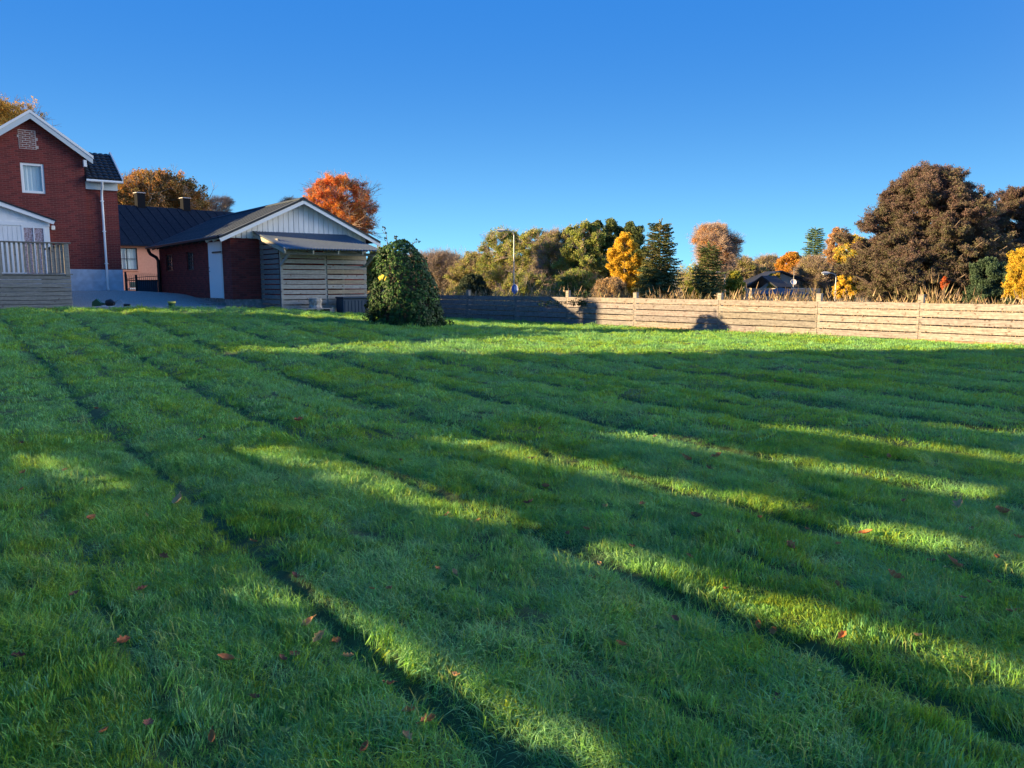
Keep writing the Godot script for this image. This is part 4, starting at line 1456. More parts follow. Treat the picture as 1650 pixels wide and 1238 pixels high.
# ---------------------------------------------------------------- out of the frame: casters shaped to throw the long shadows
func gable_house(called: String, label: String, fl: Vector2, w: float, depth: float, eave: float, ridge: float, along_x: bool, wall: Material, chimney := Vector3.ZERO) -> void:
	var base := P(fl.x, ground(fl.x, fl.y) - 0.2, fl.y)
	var root := thing(called, label, "house", base, PLOT)
	var g := Geo.new()
	g.box(Vector3(0, 0, -0.3), Vector3(w, eave, 0))
	g.box(Vector3(0, 0, -depth), Vector3(w, eave, -depth + 0.3))
	g.box(Vector3(0, 0, -depth + 0.3), Vector3(0.3, eave, -0.3))
	g.box(Vector3(w - 0.3, 0, -depth + 0.3), Vector3(w, eave, -0.3))
	var r := Geo.new()
	if along_x:
		for x in [0.0, w - 0.3]:
			g.hexa([Vector3(x, eave, 0), Vector3(x + 0.3, eave, 0), Vector3(x + 0.3, eave, -depth), Vector3(x, eave, -depth), Vector3(x, ridge - 0.1, -depth / 2 + 0.02), Vector3(x + 0.3, ridge - 0.1, -depth / 2 + 0.02), Vector3(x + 0.3, ridge - 0.1, -depth / 2 - 0.02), Vector3(x, ridge - 0.1, -depth / 2 - 0.02)])
		for sg in [1.0, -1.0]:
			var ze := 0.3 if sg > 0 else -depth - 0.3
			var lo := eave - 0.1
			var q := [Vector3(-0.3, lo, ze), Vector3(w + 0.3, lo, ze), Vector3(w + 0.3, ridge, -depth / 2), Vector3(-0.3, ridge, -depth / 2)]
			if sg < 0: q = [Vector3(w + 0.3, lo, ze), Vector3(-0.3, lo, ze), Vector3(-0.3, ridge, -depth / 2), Vector3(w + 0.3, ridge, -depth / 2)]
			r.hexa([q[0], q[1], q[2], q[3], q[0] + Vector3(0, 0.12, 0), q[1] + Vector3(0, 0.12, 0), q[2] + Vector3(0, 0.12, 0), q[3] + Vector3(0, 0.12, 0)])
	else:
		for z in [0.0, -depth + 0.3]:
			g.prism(PackedVector2Array([Vector2(0, eave), Vector2(w, eave), Vector2(w / 2, ridge - 0.1)]), z - 0.3, z)
		slope_slab(r, w / 2, ridge, w + 0.3, eave - 0.1, -depth - 0.3, 0.3, 0.12)
		slope_slab(r, w / 2, ridge + 0.001, -0.3, eave - 0.1, -depth - 0.3, 0.3, 0.12)
	obj("wall", g.mesh(), wall, root)
	obj("roof", r.mesh(), M.tile, root)
	if chimney != Vector3.ZERO:
		var c := Geo.new()
		c.box(Vector3(chimney.x - 0.27, 0, chimney.z - 0.27), Vector3(chimney.x + 0.27, chimney.y, chimney.z + 0.27))
		c.box(Vector3(chimney.x - 0.31, chimney.y - 0.25, chimney.z - 0.31), Vector3(chimney.x + 0.31, chimney.y - 0.12, chimney.z + 0.31))
		obj("chimney", c.mesh(), M.brick_garage, root)

func build_shade_casters() -> void:
	gable_house("neighbour_house", "tall two-storey neighbouring house out of view left of the lawn", Vector2(-26.0, 2.9), 5.0, 6.6, 7.4, 10.2, false, M.plaster)
	gable_house("cottage", "low cottage out of view left of the deck, added for its shadow", Vector2(-26.0, 11.0), 6.0, 7.0, 4.3, 5.6, true, M.brick_garage)  # unseen; eave and ridge set by the shade wanted on the lawn
	gable_house("outbuilding", "plain gabled outbuilding with chimney added out of view to shade the garage", Vector2(-29.4, 22.4), 4.6, 5.0, 5.4, 6.7, false, M.brick_garage, Vector3(1.0, 7.45, 0.30))  # added out of view to keep the garage door and wall in shade
	var yew := P(-33.0, 0.5, 17.7)  # added unseen tree, placed so its shadow covers the lower ivy
	spruce_at("yew", "tall dark yew added out of view to shade the foot of the ivy", "", yew, 8.3, 1.5, [Color(0.02, 0.045, 0.02), Color(0.03, 0.06, 0.025)], {"levels": 26, "power": 0.45})
	# a high slatted screen beside the photographer
	var a := Vector2(-9.46, 5.96)
	var root := thing("slatted_screen", "high slatted wooden screen out of view beside the lawn at left", "screen", P(a.x, 0.0, a.y), -PI / 4)
	var l := 8.2
	for x in [0.0, 3.65, l]:
		var b := Geo.new()
		b.box(Vector3(x - 0.06, -0.3, -0.13), Vector3(x + (0.36 if x == 3.65 else 0.06), 3.85, -0.005))
		obj("post", b.mesh(), M.old_wood, root)
	for k in 17:   # boards added at the end to stop a stray strip of light
		var b := Geo.new()
		b.col = Color.WHITE * rnd(0.85, 1.1)
		b.box(Vector3(-0.75, -0.2 + k * 0.235, 0), Vector3(-0.002, 0.034 + k * 0.235, 0.03))
		obj("board", b.mesh(), M.old_wood, root)
	var gaps := [1.26, 1.71, 2.16, 2.57, 3.0, 3.4]
	var wide := [0.075, 0.10, 0.10, 0.10, 0.07, 0.06]
	var y := -0.2
	for k in gaps.size() + 1:
		var top: float = gaps[k] - wide[k] / 2.0 if k < gaps.size() else 3.75
		var n := maxi(1, int((top - y) / 0.2))
		for j in n:
			var b := Geo.new()
			b.col = Color.WHITE * rnd(0.85, 1.1)
			b.uvo = Vector2(rnd(0, 3), rnd())
			b.box(Vector3(0, lerpf(y, top, float(j) / n), 0), Vector3(l, lerpf(y, top, (j + 1.0) / n) - 0.001, 0.03))
			obj("board", b.mesh(), M.old_wood, root)
		if k < gaps.size():   # bits added in the gap to fray the light streaks
			for j in 26:
				var b := Geo.new()
				var x := rnd(0.0, l)
				var from_top := rnd() < 0.5
				var hh: float = wide[k] * rnd(0.12, 0.5)
				b.box(Vector3(x, top + (wide[k] - hh if from_top else 0.0), 0.005), Vector3(x + rnd(0.1, 0.5), top + (wide[k] if from_top else hh), 0.027))
				obj("streak_breaker", b.mesh(), M.old_wood, root)
		if k == 0:   # pieces added in the lowest gap to interrupt its light streak
			for q in [[-0.05, 0.25], [1.7, 4.1], [7.0, l]]:
				var b := Geo.new()
				b.box(Vector3(q[0], top, 0.004), Vector3(q[1], top + wide[0], 0.028))
				obj("streak_stop", b.mesh(), M.old_wood, root)
		if k < gaps.size(): y = top + wide[k]

# ---------------------------------------------------------------- the ivy
func ivy_leaf() -> ArrayMesh:
	var g := Geo.new()
	var o := [Vector3(0, 0, -0.12), Vector3(0.34, 0.05, -0.30), Vector3(0.52, -0.10, 0.05), Vector3(0.24, 0.03, 0.22), Vector3(0, -0.08, 0.72), Vector3(-0.24, 0.03, 0.22), Vector3(-0.52, -0.10, 0.05), Vector3(-0.34, 0.05, -0.30)]
	for k in 8:
		g.tri(Vector3(0, 0.05, 0.05), o[(k + 1) % 8], o[k])
	return g.mesh()

func build_ivy() -> void:
	var d := 22.9
	var foot := at(651, 527, d)
	foot.y = ground(foot.x, d) - 0.02
	foot += P(0, 0, 0.6)
	var root := thing("ivy_mound", "dark green ivy grown over a tall stump in the middle of the lawn", "ivy", foot)
	var k1 := d / FPX
	# outline read on the photograph: half widths to the left and right by height
	var H := 138.0 * k1
	var lefts := [[0.0, 66.0], [0.2, 63.0], [0.41, 60.0], [0.56, 56.0], [0.70, 51.0], [0.85, 45.0], [0.95, 34.0], [1.0, 13.0]]
	var rights := [[0.0, 62.0], [0.2, 57.0], [0.41, 51.0], [0.56, 45.0], [0.70, 38.0], [0.82, 25.0], [0.95, 12.0], [1.0, 0.0]]
	var look := func(tab: Array, t: float) -> float:
		for k in tab.size() - 1:
			if t <= tab[k + 1][0]:
				return lerpf(tab[k][1], tab[k + 1][1], (t - tab[k][0]) / (tab[k + 1][0] - tab[k][0])) * k1
		return tab[-1][1] * k1
	var surf := func(t: float, a: float) -> Vector3:
		var L: float = look.call(lefts, t)
		var R: float = look.call(rights, t)
		var c := (R - L) / 2.0
		var h := (R + L) / 2.0
		var dep := h * 0.92 if t < 0.9 else h
		return Vector3(c + cos(a) * h, H * t, sin(a) * dep)
	# stump and stems inside
	var core := Geo.new()
	core.tube([Vector3(-0.1, -0.2, 0), Vector3(-0.1, H * 0.45, 0), Vector3(-0.25, H * 0.84, 0)], [0.62, 0.5, 0.22], 9)
	for k in 26:
		var a := rnd(0, TAU)
		var pts := []
		var rad := []
		for j in 7:
			var t := j / 6.0 * 0.94
			pts.append(surf.call(t, a + 0.2 * sin(t * 5 + k)) * Vector3(0.7, 1, 0.7))
			rad.append(0.022 * (1.1 - t))
		core.tube(pts, rad, 4, false)
	obj("stump", core.mesh(), M.bark, root)
	var leaf := ivy_leaf()
	var lv := Copies.new()
	var dark := [Color(0.010, 0.038, 0.009), Color(0.014, 0.052, 0.011), Color(0.021, 0.068, 0.013)]
	var young := [Color(0.07, 0.17, 0.02), Color(0.10, 0.21, 0.025)]
	for k in 15000:
		var t := rnd()
		if rnd() > 0.35 + 0.65 * (1.0 - t): continue
		var a := rnd(0, TAU)
		var p: Vector3 = surf.call(t, a)
		var cl := fn.get_noise_3d(p.x * 1.6, p.y * 1.3, p.z * 1.6) + 0.5 * fn.get_noise_3d(p.x * 4.2, p.y * 3.2, p.z * 4.2)
		if cl < -0.42 and rnd() < 0.75: continue
		var depth := rnd()
		var s := 0.98 + 0.14 * cl - 0.20 * depth * depth + rnd(-0.02, 0.05)
		p = Vector3(p.x * s, p.y * (1.0 + 0.06 * cl), p.z * s)
		var outw := Vector3(cos(a), 0.25 + 0.5 * t * t, sin(a)).normalized()
		# the blade hangs: its face outwards, its tip down
		var up := (outw + Vector3(rnd(-1, 1), rnd(-0.4, 0.8), rnd(-1, 1)) * 0.55).normalized()
		var tip := (Vector3.DOWN + Vector3(rnd(-1, 1), rnd(-0.2, 0.6), rnd(-1, 1)) * 0.8).normalized()
		tip = (tip - up * tip.dot(up)).normalized()
		var sz := rnd(0.055, 0.105)
		var c := pick(young if rnd() < 0.04 else dark, 0.3)
		lv.add(Basis(up.cross(tip), up, tip).scaled(Vector3.ONE * sz), p, c)
	# the skirt that creeps over the grass at the foot
	for k in 900:
		var a := rnd(0, TAU)
		var p: Vector3 = surf.call(0.0, a) * rnd(0.88, 1.0 + 0.14 * pow(rnd(), 2.0))
		p.y = rnd(0.02, 0.12)
		if cos(a) > 0.6 and rnd() < 0.12: p.x += rnd(0, 0.35)
		lv.add((bases[rng.randi() % 512] * Basis()).scaled(Vector3.ONE * rnd(0.05, 0.09)), p, pick(dark, 0.3))
	# shoots that stand out of the top
	var sh := Geo.new()
	for q in [[-0.52, 0.92, -0.62, 1.16], [0.12, 0.93, 0.42, 1.0], [-0.25, 0.97, -0.30, 1.06], [0.5, 0.72, 0.62, 0.78]]:
		var a := Vector3(q[0], q[1] * H, 0.1)
		var e := Vector3(q[2], q[3] * H, 0.16)
		sh.tube([a, a.lerp(e, 0.5) + Vector3(0.03, 0.03, 0), e], [0.012, 0.009, 0.005], 4)
		for k in 16:
			lv.add(bases[rng.randi() % 512].scaled(Vector3.ONE * rnd(0.05, 0.085)), a.lerp(e, k / 15.0) + Vector3(rnd(-1, 1), rnd(-1, 1), rnd(-1, 1)) * 0.055, pick([Color(0.03, 0.05, 0.015), Color(0.05, 0.08, 0.02)]))
	obj("shoot", sh.mesh(), M.bark, root)
	stuff("foliage", lv, leaf, M.ivy, root)
	var yl := Geo.new()
	yl.col = Color(0.65, 0.52, 0.05)
	yl.v = PackedVector3Array()
	for k in 3:
		var c := Vector3(-0.62 + 0.07 * k, H * 0.56 + 0.04 * (k % 2), 0.98)
		yl.tri(c + Vector3(-0.06, 0.02, 0), c + Vector3(0.0, -0.08, 0.04), c + Vector3(0.06, 0.04, 0.02))
		yl.tri(c + Vector3(-0.06, 0.02, 0), c + Vector3(0.06, 0.04, 0.02), c + Vector3(0.0, 0.07, 0.0))
	obj("yellow_leaf", yl.mesh(), M.dead_leaf, root)

# ---------------------------------------------------------------- beyond the fence
func lamp_post(called: String, label: String, foot: Vector3, tall: float, arm: Vector3, group: String) -> Node3D:
	var root := thing(called, label, "street lamp", foot, 0.0, group)
	var p := Geo.new()
	p.tube([Vector3.ZERO, Vector3.UP * tall * 0.35, Vector3.UP * (tall - 0.3)], [0.065, 0.05, 0.04], 8)
	obj("pole", p.mesh(), M.galv, root)
	var a := Geo.new()
	var t := Vector3.UP * (tall - 0.3)
	a.tube([t, t + Vector3.UP * 0.22 + arm * 0.08, t + Vector3.UP * 0.34 + arm * 0.35, t + Vector3.UP * 0.38 + arm * 0.8], [0.05, 0.042, 0.04, 0.035], 8)
	obj("arm", a.mesh(), M.galv, root)
	var h := Geo.new()
	var d := arm.normalized()
	var c := t + Vector3.UP * 0.38 + arm * 0.8
	h.tube([c - d * 0.05, c + d * 0.12, c + d * 0.45, c + d * 0.62], [0.05, 0.11, 0.12, 0.05], 8)
	var head := obj("lamp_head", h.mesh(), M.plinth, root)
	var l := Geo.new()
	l.tube([c + d * 0.14 - Vector3.UP * 0.07, c + d * 0.5 - Vector3.UP * 0.08], [0.07, 0.07], 8)
	obj("lens", l.mesh(), M.white, head)
	return root

func build_far_things() -> void:
	var f := at(828, 455, 62)
	f.y = ground(f.x, 62.0)
	lamp_post("street_lamp", "tall street lamp above the fence with a round blue sign before it", f, at(828, 372, 62).y - f.y - 0.05, Vector3(-0.95, 0, 0.1), "street lamps beyond the fence")
	f = at(866, 455, 60) + P((1168 - 866) / FPX * 60 * 0, 0, 0)
	f = at(1168, 455, 60)
	f.y = ground(f.x, 60.0)
	lamp_post("street_lamp", "short curved street lamp in front of the second spruce", f, at(1165, 438, 60).y - f.y - 0.08, Vector3(-1.05, 0, 0.0), "street lamps beyond the fence")
	f = at(1347, 455, 62)
	f.y = ground(f.x, 62.0)
	lamp_post("street_lamp", "short street lamp left of the large copper beech", f, at(1347, 440, 62).y - f.y - 0.08, Vector3(-0.75, 0, 0.1), "street lamps beyond the fence")
	# round blue sign for walkers and cyclists
	var s := at(829.5, 466, 57)
	var sign_ := thing("path_sign", "round blue path sign with white figures on a post beyond the fence", "road sign", P(s.x, ground(s.x, 57), 57), deg_to_rad(-48))
	var y := s.y - ground(s.x, 57)
	var p := Geo.new()
	p.tube([Vector3(0, 0, -0.04), Vector3(0, y + 0.3, -0.04)], [0.03, 0.03], 8)
	obj("post", p.mesh(), M.galv, sign_)
	var disc := PackedVector2Array()
	var rim := PackedVector2Array()
	for k in 24:
		disc.append(Vector2(cos(TAU * k / 24) * 0.33, y + sin(TAU * k / 24) * 0.33))
		rim.append(Vector2(cos(TAU * k / 24) * 0.36, y + sin(TAU * k / 24) * 0.36))
	var rg := Geo.new()
	rg.prism(rim, -0.012, 0.0)
	obj("white_rim", rg.mesh(), M.white, sign_)
	var dg := Geo.new()
	dg.prism(disc, 0.001, 0.008)
	obj("blue_disc", dg.mesh(), M.sign_blue, sign_)
	var fg := Geo.new()
	var head := PackedVector2Array()
	for k in 10: head.append(Vector2(cos(TAU * k / 10) * 0.04, y + 0.19 + sin(TAU * k / 10) * 0.04))
	fg.prism(head, 0.009, 0.014)
	fg.prism(PackedVector2Array([Vector2(-0.055, y + 0.14), Vector2(-0.06, y + 0.02), Vector2(-0.05, y - 0.04), Vector2(0.05, y - 0.04), Vector2(0.06, y + 0.02), Vector2(0.055, y + 0.14)]), 0.009, 0.014)
	for x in [-0.1, 0.1]:
		for k in 10:
			var a0 := TAU * k / 10
			var a1 := TAU * (k + 1) / 10
			fg.bar(Vector3(x + cos(a0) * 0.065, y - 0.16 + sin(a0) * 0.065, 0.012), Vector3(x + cos(a1) * 0.065, y - 0.16 + sin(a1) * 0.065, 0.012), 0.006, 0.022, Vector3.BACK)
	fg.bar(Vector3(-0.1, y - 0.16, 0.012), Vector3(0.0, y - 0.09, 0.012), 0.006, 0.02, Vector3.BACK)
	fg.bar(Vector3(0.0, y - 0.09, 0.012), Vector3(0.1, y - 0.16, 0.012), 0.006, 0.02, Vector3.BACK)
	obj("white_figures", fg.mesh(), M.white, sign_)
	# the far house with the steep dark roof
	var q := at(1215, 455, 84)
	var hb := ground(q.x, 84.0)
	var hr := thing("far_gabled_house", "distant pale house with steep dark gable roof among the brown trees", "house", P(q.x, hb, 84.0), deg_to_rad(-6))
	var w := Geo.new()
	wall_with_openings(w, 0.0, 5.8, 0.0, 3.75, -0.3, 0.0, [[1.15, 1.75, 2.35, 3.35]])
	w.box(Vector3(0.0, 0.0, -8.0), Vector3(5.8, 3.75, -0.3))
	w.prism(PackedVector2Array([Vector2(0, 3.75), Vector2(5.8, 3.75), Vector2(2.9, 4.95)]), -8.0, 0.0)
	obj("wall", w.mesh(), M.plaster, hr)
	window_part(hr, 1.15, 1.75, 2.35, 3.35, 0.02, M.white, 1, 0, 0.08, false)
	var rr := Geo.new()
	slope_slab(rr, 2.9, 5.25, -0.5, 3.82, -8.4, 0.4, 0.2)
	slope_slab(rr, 2.9, 5.251, 6.3, 3.82, -8.4, 0.4, 0.2)
	obj("roof", rr.mesh(), M.tile, hr)
	q = at(1262, 455, 76)
	var h2 := thing("far_annexe", "distant low annexe with dark roof and satellite dish behind the fence", "house", P(q.x, ground(q.x, 76.0), 76.0), deg_to_rad(20))
	var w2 := Geo.new()
	w2.box(Vector3(-0.6, 0, -4.0), Vector3(4.6, 3.4, 0.0))
	obj("wall", w2.mesh(), M.plaster, h2)
	var r2 := Geo.new()
	r2.hexa([Vector3(-1.0, 3.4, 0.4), Vector3(0.7, 3.4, 0.4), Vector3(0.7, 4.5, -2.0), Vector3(-1.0, 4.5, -2.0), Vector3(-1.0, 3.55, 0.4), Vector3(0.7, 3.55, 0.4), Vector3(0.7, 4.65, -2.0), Vector3(-1.0, 4.65, -2.0)])
	r2.hexa([Vector3(-1.0, 4.5, -2.0), Vector3(0.7, 4.5, -2.0), Vector3(0.7, 3.4, -4.4), Vector3(-1.0, 3.4, -4.4), Vector3(-1.0, 4.65, -2.0), Vector3(0.7, 4.65, -2.0), Vector3(0.7, 3.55, -4.4), Vector3(-1.0, 3.55, -4.4)])
	obj("roof", r2.mesh(), M.tile, h2)
	var ds := Geo.new()
	ds.tube([Vector3(1.0, 3.5, 0.3), Vector3(1.0, 5.4, 0.3)], [0.03, 0.02], 6)
	obj("mast", ds.mesh(), M.galv, h2)
	var dd := Geo.new()
	dd.lathe([[0.0, 0.0], [0.2, 0.04], [0.3, 0.1], [0.29, 0.11], [0.19, 0.06], [0.0, 0.02]], 14)
	var dish := obj("satellite_dish", dd.mesh(), M.white, h2)
	dish.position = Vector3(0.85, 4.0, 0.45)
	dish.rotation = Vector3(deg_to_rad(65), deg_to_rad(-20), 0)
	# garden pavilion with a blue-black hipped canopy
	q = at(1258, 455, 60)
	var gz := thing("garden_pavilion", "dark blue hipped canopy of a garden pavilion behind the fence", "pavilion", P(q.x, ground(q.x, 60.0), 60.0), deg_to_rad(12))
	var cy := at(1258, 463.5, 60).y - ground(q.x, 60.0)
	var c := Geo.new()
	for k in 4:
		var a := TAU * k / 4 + PI / 4
		var b := a + TAU / 4
		var pa := Vector3(cos(a) * 2.35, cy - 0.48, -sin(a) * 2.35)
		var pb := Vector3(cos(b) * 2.35, cy - 0.48, -sin(b) * 2.35)
		c.tri(pa, pb, Vector3(0, cy, 0))
		c.quad(pa - Vector3(0, 0.16, 0), pb - Vector3(0, 0.16, 0), pb, pa)
		c.tri(pb - Vector3(0, 0.02, 0), pa - Vector3(0, 0.02, 0), Vector3(0, cy - 0.05, 0))
	obj("canopy", c.mesh(), M.navy, gz)
	for k in 4:
		var a := TAU * k / 4 + PI / 4
		var b := Geo.new()
		b.tube([Vector3(cos(a) * 2.2, -0.1, -sin(a) * 2.2), Vector3(cos(a) * 2.2, cy - 0.5, -sin(a) * 2.2)], [0.05, 0.05], 6)
		obj("leg", b.mesh(), M.galv, gz)

func build_trees() -> void:
	var gr := "trees beyond the fence"
	var gl := "trees behind the houses"
	var olive := [Color(0.27, 0.321, 0.0816), Color(0.216, 0.288, 0.072), Color(0.324, 0.332, 0.0864), Color(0.343, 0.298, 0.096)]
	var green := [Color(0.189, 0.252, 0.056), Color(0.255, 0.311, 0.0664), Color(0.144, 0.207, 0.051), Color(0.309, 0.311, 0.0766)]
	var brown := [Color(0.317, 0.262, 0.129), Color(0.262, 0.224, 0.11), Color(0.349, 0.308, 0.166), Color(0.23, 0.206, 0.11)]
	var yellow := [Color(0.64, 0.42, 0.03), Color(0.58, 0.37, 0.025), Color(0.70, 0.50, 0.05)]
	var twc := [Color(0.3, 0.24, 0.19), Color(0.22, 0.17, 0.13), Color(0.36, 0.3, 0.24)]
	var beech := [Color(0.126, 0.0945, 0.0824), Color(0.103, 0.086, 0.0672), Color(0.113, 0.113, 0.061), Color(0.132, 0.129, 0.0672), Color(0.126, 0.086, 0.0733)]
	var beech_top := [Color(0.136, 0.086, 0.0824), Color(0.113, 0.0756, 0.0702), Color(0.145, 0.103, 0.0859), Color(0.113, 0.0972, 0.0672)]
	# right of the ivy, from left to right
	tree("bare_tree", "bare grey-brown tree directly right of the ivy mound", gr, 712, 412, 455, 92, 97, {"shape": "dome", "lobes": 51, "leaves": 9, "twigs": 1.6, "cols": brown, "twig_cols": twc, "size": 0.35, "pale": true})
	tree("bare_tree", "rust-tinged bare bush tree at the left end of the far treeline", gr, 676, 414, 460, 84, 100, {"shape": "dome", "lobes": 39, "leaves": 16, "twigs": 1.2, "cols": brown, "twig_cols": twc, "size": 0.35})
	tree("autumn_bush", "brown-olive rounded bush tree between bare tree and street lamp", gr, 765, 413, 475, 104, 92, {"shape": "dome", "lobes": 60, "leaves": 55, "twigs": 0.20, "cols": olive + brown, "twig_cols": twc, "size": 0.4})
	tree("dark_bush", "low dark green bush at the foot of the treeline left of the lamp", gr, 763, 446, 480, 54, 80, {"shape": "dome", "lobes": 39, "leaves": 60, "cols": [Color(0.0375, 0.06, 0.03), Color(0.045, 0.075, 0.0375)], "size": 0.35})
	tree("leafy_tree", "pale olive tree with thin feathery top behind the tall street lamp", gr, 818, 374, 470, 112, 88, {"shape": "oval", "lobes": 50, "leaves": 40, "twigs": 0.28, "cols": olive + green, "twig_cols": twc, "size": 0.4})
	tree("leafy_tree", "light olive-brown tree right of the tall street lamp", gr, 868, 372, 474, 108, 83, {"shape": "oval", "lobes": 50, "leaves": 42, "twigs": 0.28, "cols": olive, "twig_cols": twc, "size": 0.4})
	tree("leafy_tree", "reddish-brown thin-topped tree left of the dark green pair", gr, 903, 378, 474, 88, 79, {"shape": "oval", "lobes": 66, "leaves": 36, "twigs": 1.2, "cols": brown + olive, "twig_cols": twc, "size": 0.4})
	tree("leafy_tree", "tall green tree with brownish left side before the dark trees", gr, 940, 364, 474, 92, 75, {"shape": "oval", "lobes": 54, "leaves": 55, "twigs": 0.12, "cols": green + olive, "twig_cols": twc, "size": 0.42})
	tree("leafy_tree", "dense dark green tree left of the golden tree, tallest of that group", gr, 972, 357, 474, 80, 76, {"shape": "oval", "lobes": 56, "leaves": 70, "cols": [Color(0.09, 0.135, 0.045), Color(0.0675, 0.105, 0.0375), Color(0.135, 0.165, 0.045)], "size": 0.4})
	tree("leafy_tree", "dark green crown rising directly behind the golden tree", gr, 1012, 361, 474, 70, 80, {"shape": "oval", "lobes": 50, "leaves": 66, "cols": [Color(0.0825, 0.128, 0.045), Color(0.0675, 0.105, 0.0375)], "size": 0.4})
	tree("low_bush", "low olive shrub in front of the treeline below the lamp", gr, 850, 446, 482, 96, 70, {"shape": "dome", "lobes": 60, "leaves": 50, "twigs": 0.20, "cols": olive + green, "twig_cols": twc, "size": 0.32})
	tree("low_bush", "low green shrub in front of the dark green trees", gr, 930, 440, 482, 90, 66, {"shape": "dome", "lobes": 60, "leaves": 50, "twigs": 0.12, "cols": green, "twig_cols": twc, "size": 0.32})
	tree("golden_tree", "bright golden yellow tree beside the large spruce", gr, 1009, 378, 474, 58, 62, {"shape": "oval", "lobes": 60, "leaves": 46, "cols": yellow, "size": 0.32, "clump": 2, "lobe": 0.85})
	tree("dry_bush", "pale straw-brown thicket at the foot of the golden tree", gr, 985, 452, 480, 54, 60, {"shape": "dome", "lobes": 39, "leaves": 22, "twigs": 1.4, "cols": [Color(0.40, 0.28, 0.14), Color(0.34, 0.24, 0.12)], "twig_cols": [Color(0.42, 0.32, 0.2)], "size": 0.3})
	spruce("spruce", "broad dark spruce right of the golden tree", gr, 1062, 359, 92, 58, [Color(0.0803, 0.126, 0.0505), Color(0.173, 0.196, 0.0688), Color(0.115, 0.161, 0.0643), Color(0.252, 0.23, 0.0918)], {"levels": 40, "power": 0.62, "size": 1.25})
	spruce("spruce", "shorter bushy spruce behind the curved street lamp", gr, 1141, 396, 76, 56, [Color(0.103, 0.15, 0.0574), Color(0.207, 0.23, 0.0803), Color(0.138, 0.184, 0.0688)], {"levels": 32, "power": 0.55, "size": 1.3})
	tree("weeping_birch", "tall thin orange birch with drooping twigs behind the shorter spruce", gr, 1156, 366, 430, 76, 72, {"shape": "vase", "lobes": 69, "leaves": 22, "twigs": 1.8, "cols": [Color(0.55, 0.27, 0.10), Color(0.46, 0.25, 0.12), Color(0.5, 0.34, 0.18)], "twig_cols": [Color(0.42, 0.33, 0.28), Color(0.35, 0.26, 0.2)], "size": 0.36, "pale": true, "fill": 0.3})
	tree("yellow_bush", "small yellow-green bush tree right of the curved street lamp", gr, 1184, 440, 478, 30, 58, {"shape": "oval", "lobes": 39, "leaves": 44, "cols": [Color(0.36, 0.34, 0.04), Color(0.22, 0.26, 0.04)], "size": 0.28})
	tree("yellow_bush", "tiny yellow bush at the foot of the shorter spruce", gr, 1116, 466, 482, 28, 55, {"shape": "dome", "lobes": 14, "leaves": 40, "cols": yellow, "size": 0.25})
	tree("brown_tree", "thin brown tree left of the distant gabled house", gr, 1200, 418, 476, 56, 96, {"shape": "oval", "lobes": 54, "leaves": 34, "twigs": 1.0, "cols": brown + olive, "twig_cols": twc, "size": 0.42})
	tree("brown_tree", "low brown tree behind the roof of the distant gabled house", gr, 1238, 416, 476, 70, 112, {"shape": "dome", "lobes": 54, "leaves": 36, "twigs": 1.0, "cols": brown, "twig_cols": twc, "size": 0.45})
	tree("oak", "orange-yellow oak above the distant gabled house", gr, 1275, 409, 470, 52, 104, {"shape": "round", "lobes": 80, "leaves": 48, "cols": [Color(0.52, 0.25, 0.03), Color(0.42, 0.28, 0.03), Color(0.5, 0.2, 0.04)], "size": 0.4})
	tree("yellow_bush", "slim yellow bush tree between the two dark far roofs", gr, 1247, 442, 478, 24, 82, {"shape": "oval", "lobes": 30, "leaves": 40, "cols": [Color(0.5, 0.36, 0.06), Color(0.42, 0.32, 0.06)], "size": 0.3})
	spruce("pine", "round-headed blue-green pine standing alone on the skyline", gr, 1310, 367, 42, 96, [Color(0.173, 0.275, 0.138), Color(0.23, 0.344, 0.184), Color(0.138, 0.23, 0.115)], {"levels": 26, "power": 0.4, "base": 0.35, "size": 1.5})
	tree("brown_tree", "wide bare brown tree below the pine", gr, 1312, 420, 476, 72, 84, {"shape": "dome", "lobes": 63, "leaves": 30, "twigs": 1.5, "cols": brown, "twig_cols": twc, "size": 0.4})
	tree("weeping_birch", "narrow orange-pink birch between pine and copper beech", gr, 1344, 369, 470, 36, 86, {"shape": "oval", "lobes": 95, "leaves": 30, "twigs": 1.3, "cols": [Color(0.5, 0.27, 0.12), Color(0.45, 0.3, 0.16)], "twig_cols": twc, "size": 0.34, "pale": true})
	tree("leafy_tree", "olive-green tree left of and behind the copper beech", gr, 1378, 382, 474, 60, 84, {"shape": "oval", "lobes": 66, "leaves": 46, "twigs": 0.20, "cols": olive + yellow, "twig_cols": twc, "size": 0.4})
	tree("copper_beech", "huge copper beech with purple-brown crown, tallest tree at the right", gr, 1486, 274, 476, 236, 68, {"shape": "dome", "rise": 0.22, "flat": 0.32, "lobes": 330, "leaves": 84, "cols": beech, "top_cols": beech_top, "size": 0.4, "trunk": 0.035, "lobe": 0.66, "clump": 2})
	tree("copper_beech", "second copper beech cut by the right edge of the view", gr, 1648, 304, 476, 170, 74, {"shape": "dome", "rise": 0.22, "flat": 0.45, "lobes": 150, "leaves": 90, "cols": beech, "top_cols": beech_top, "size": 0.36, "trunk": 0.035, "lobe": 0.66, "clump": 2})
	tree("dark_bush", "dark green bush in the gap below the two copper beeches", gr, 1590, 420, 482, 66, 62, {"shape": "dome", "lobes": 45, "leaves": 60, "cols": [Color(0.045, 0.09, 0.0525), Color(0.06, 0.112, 0.06)], "size": 0.34})
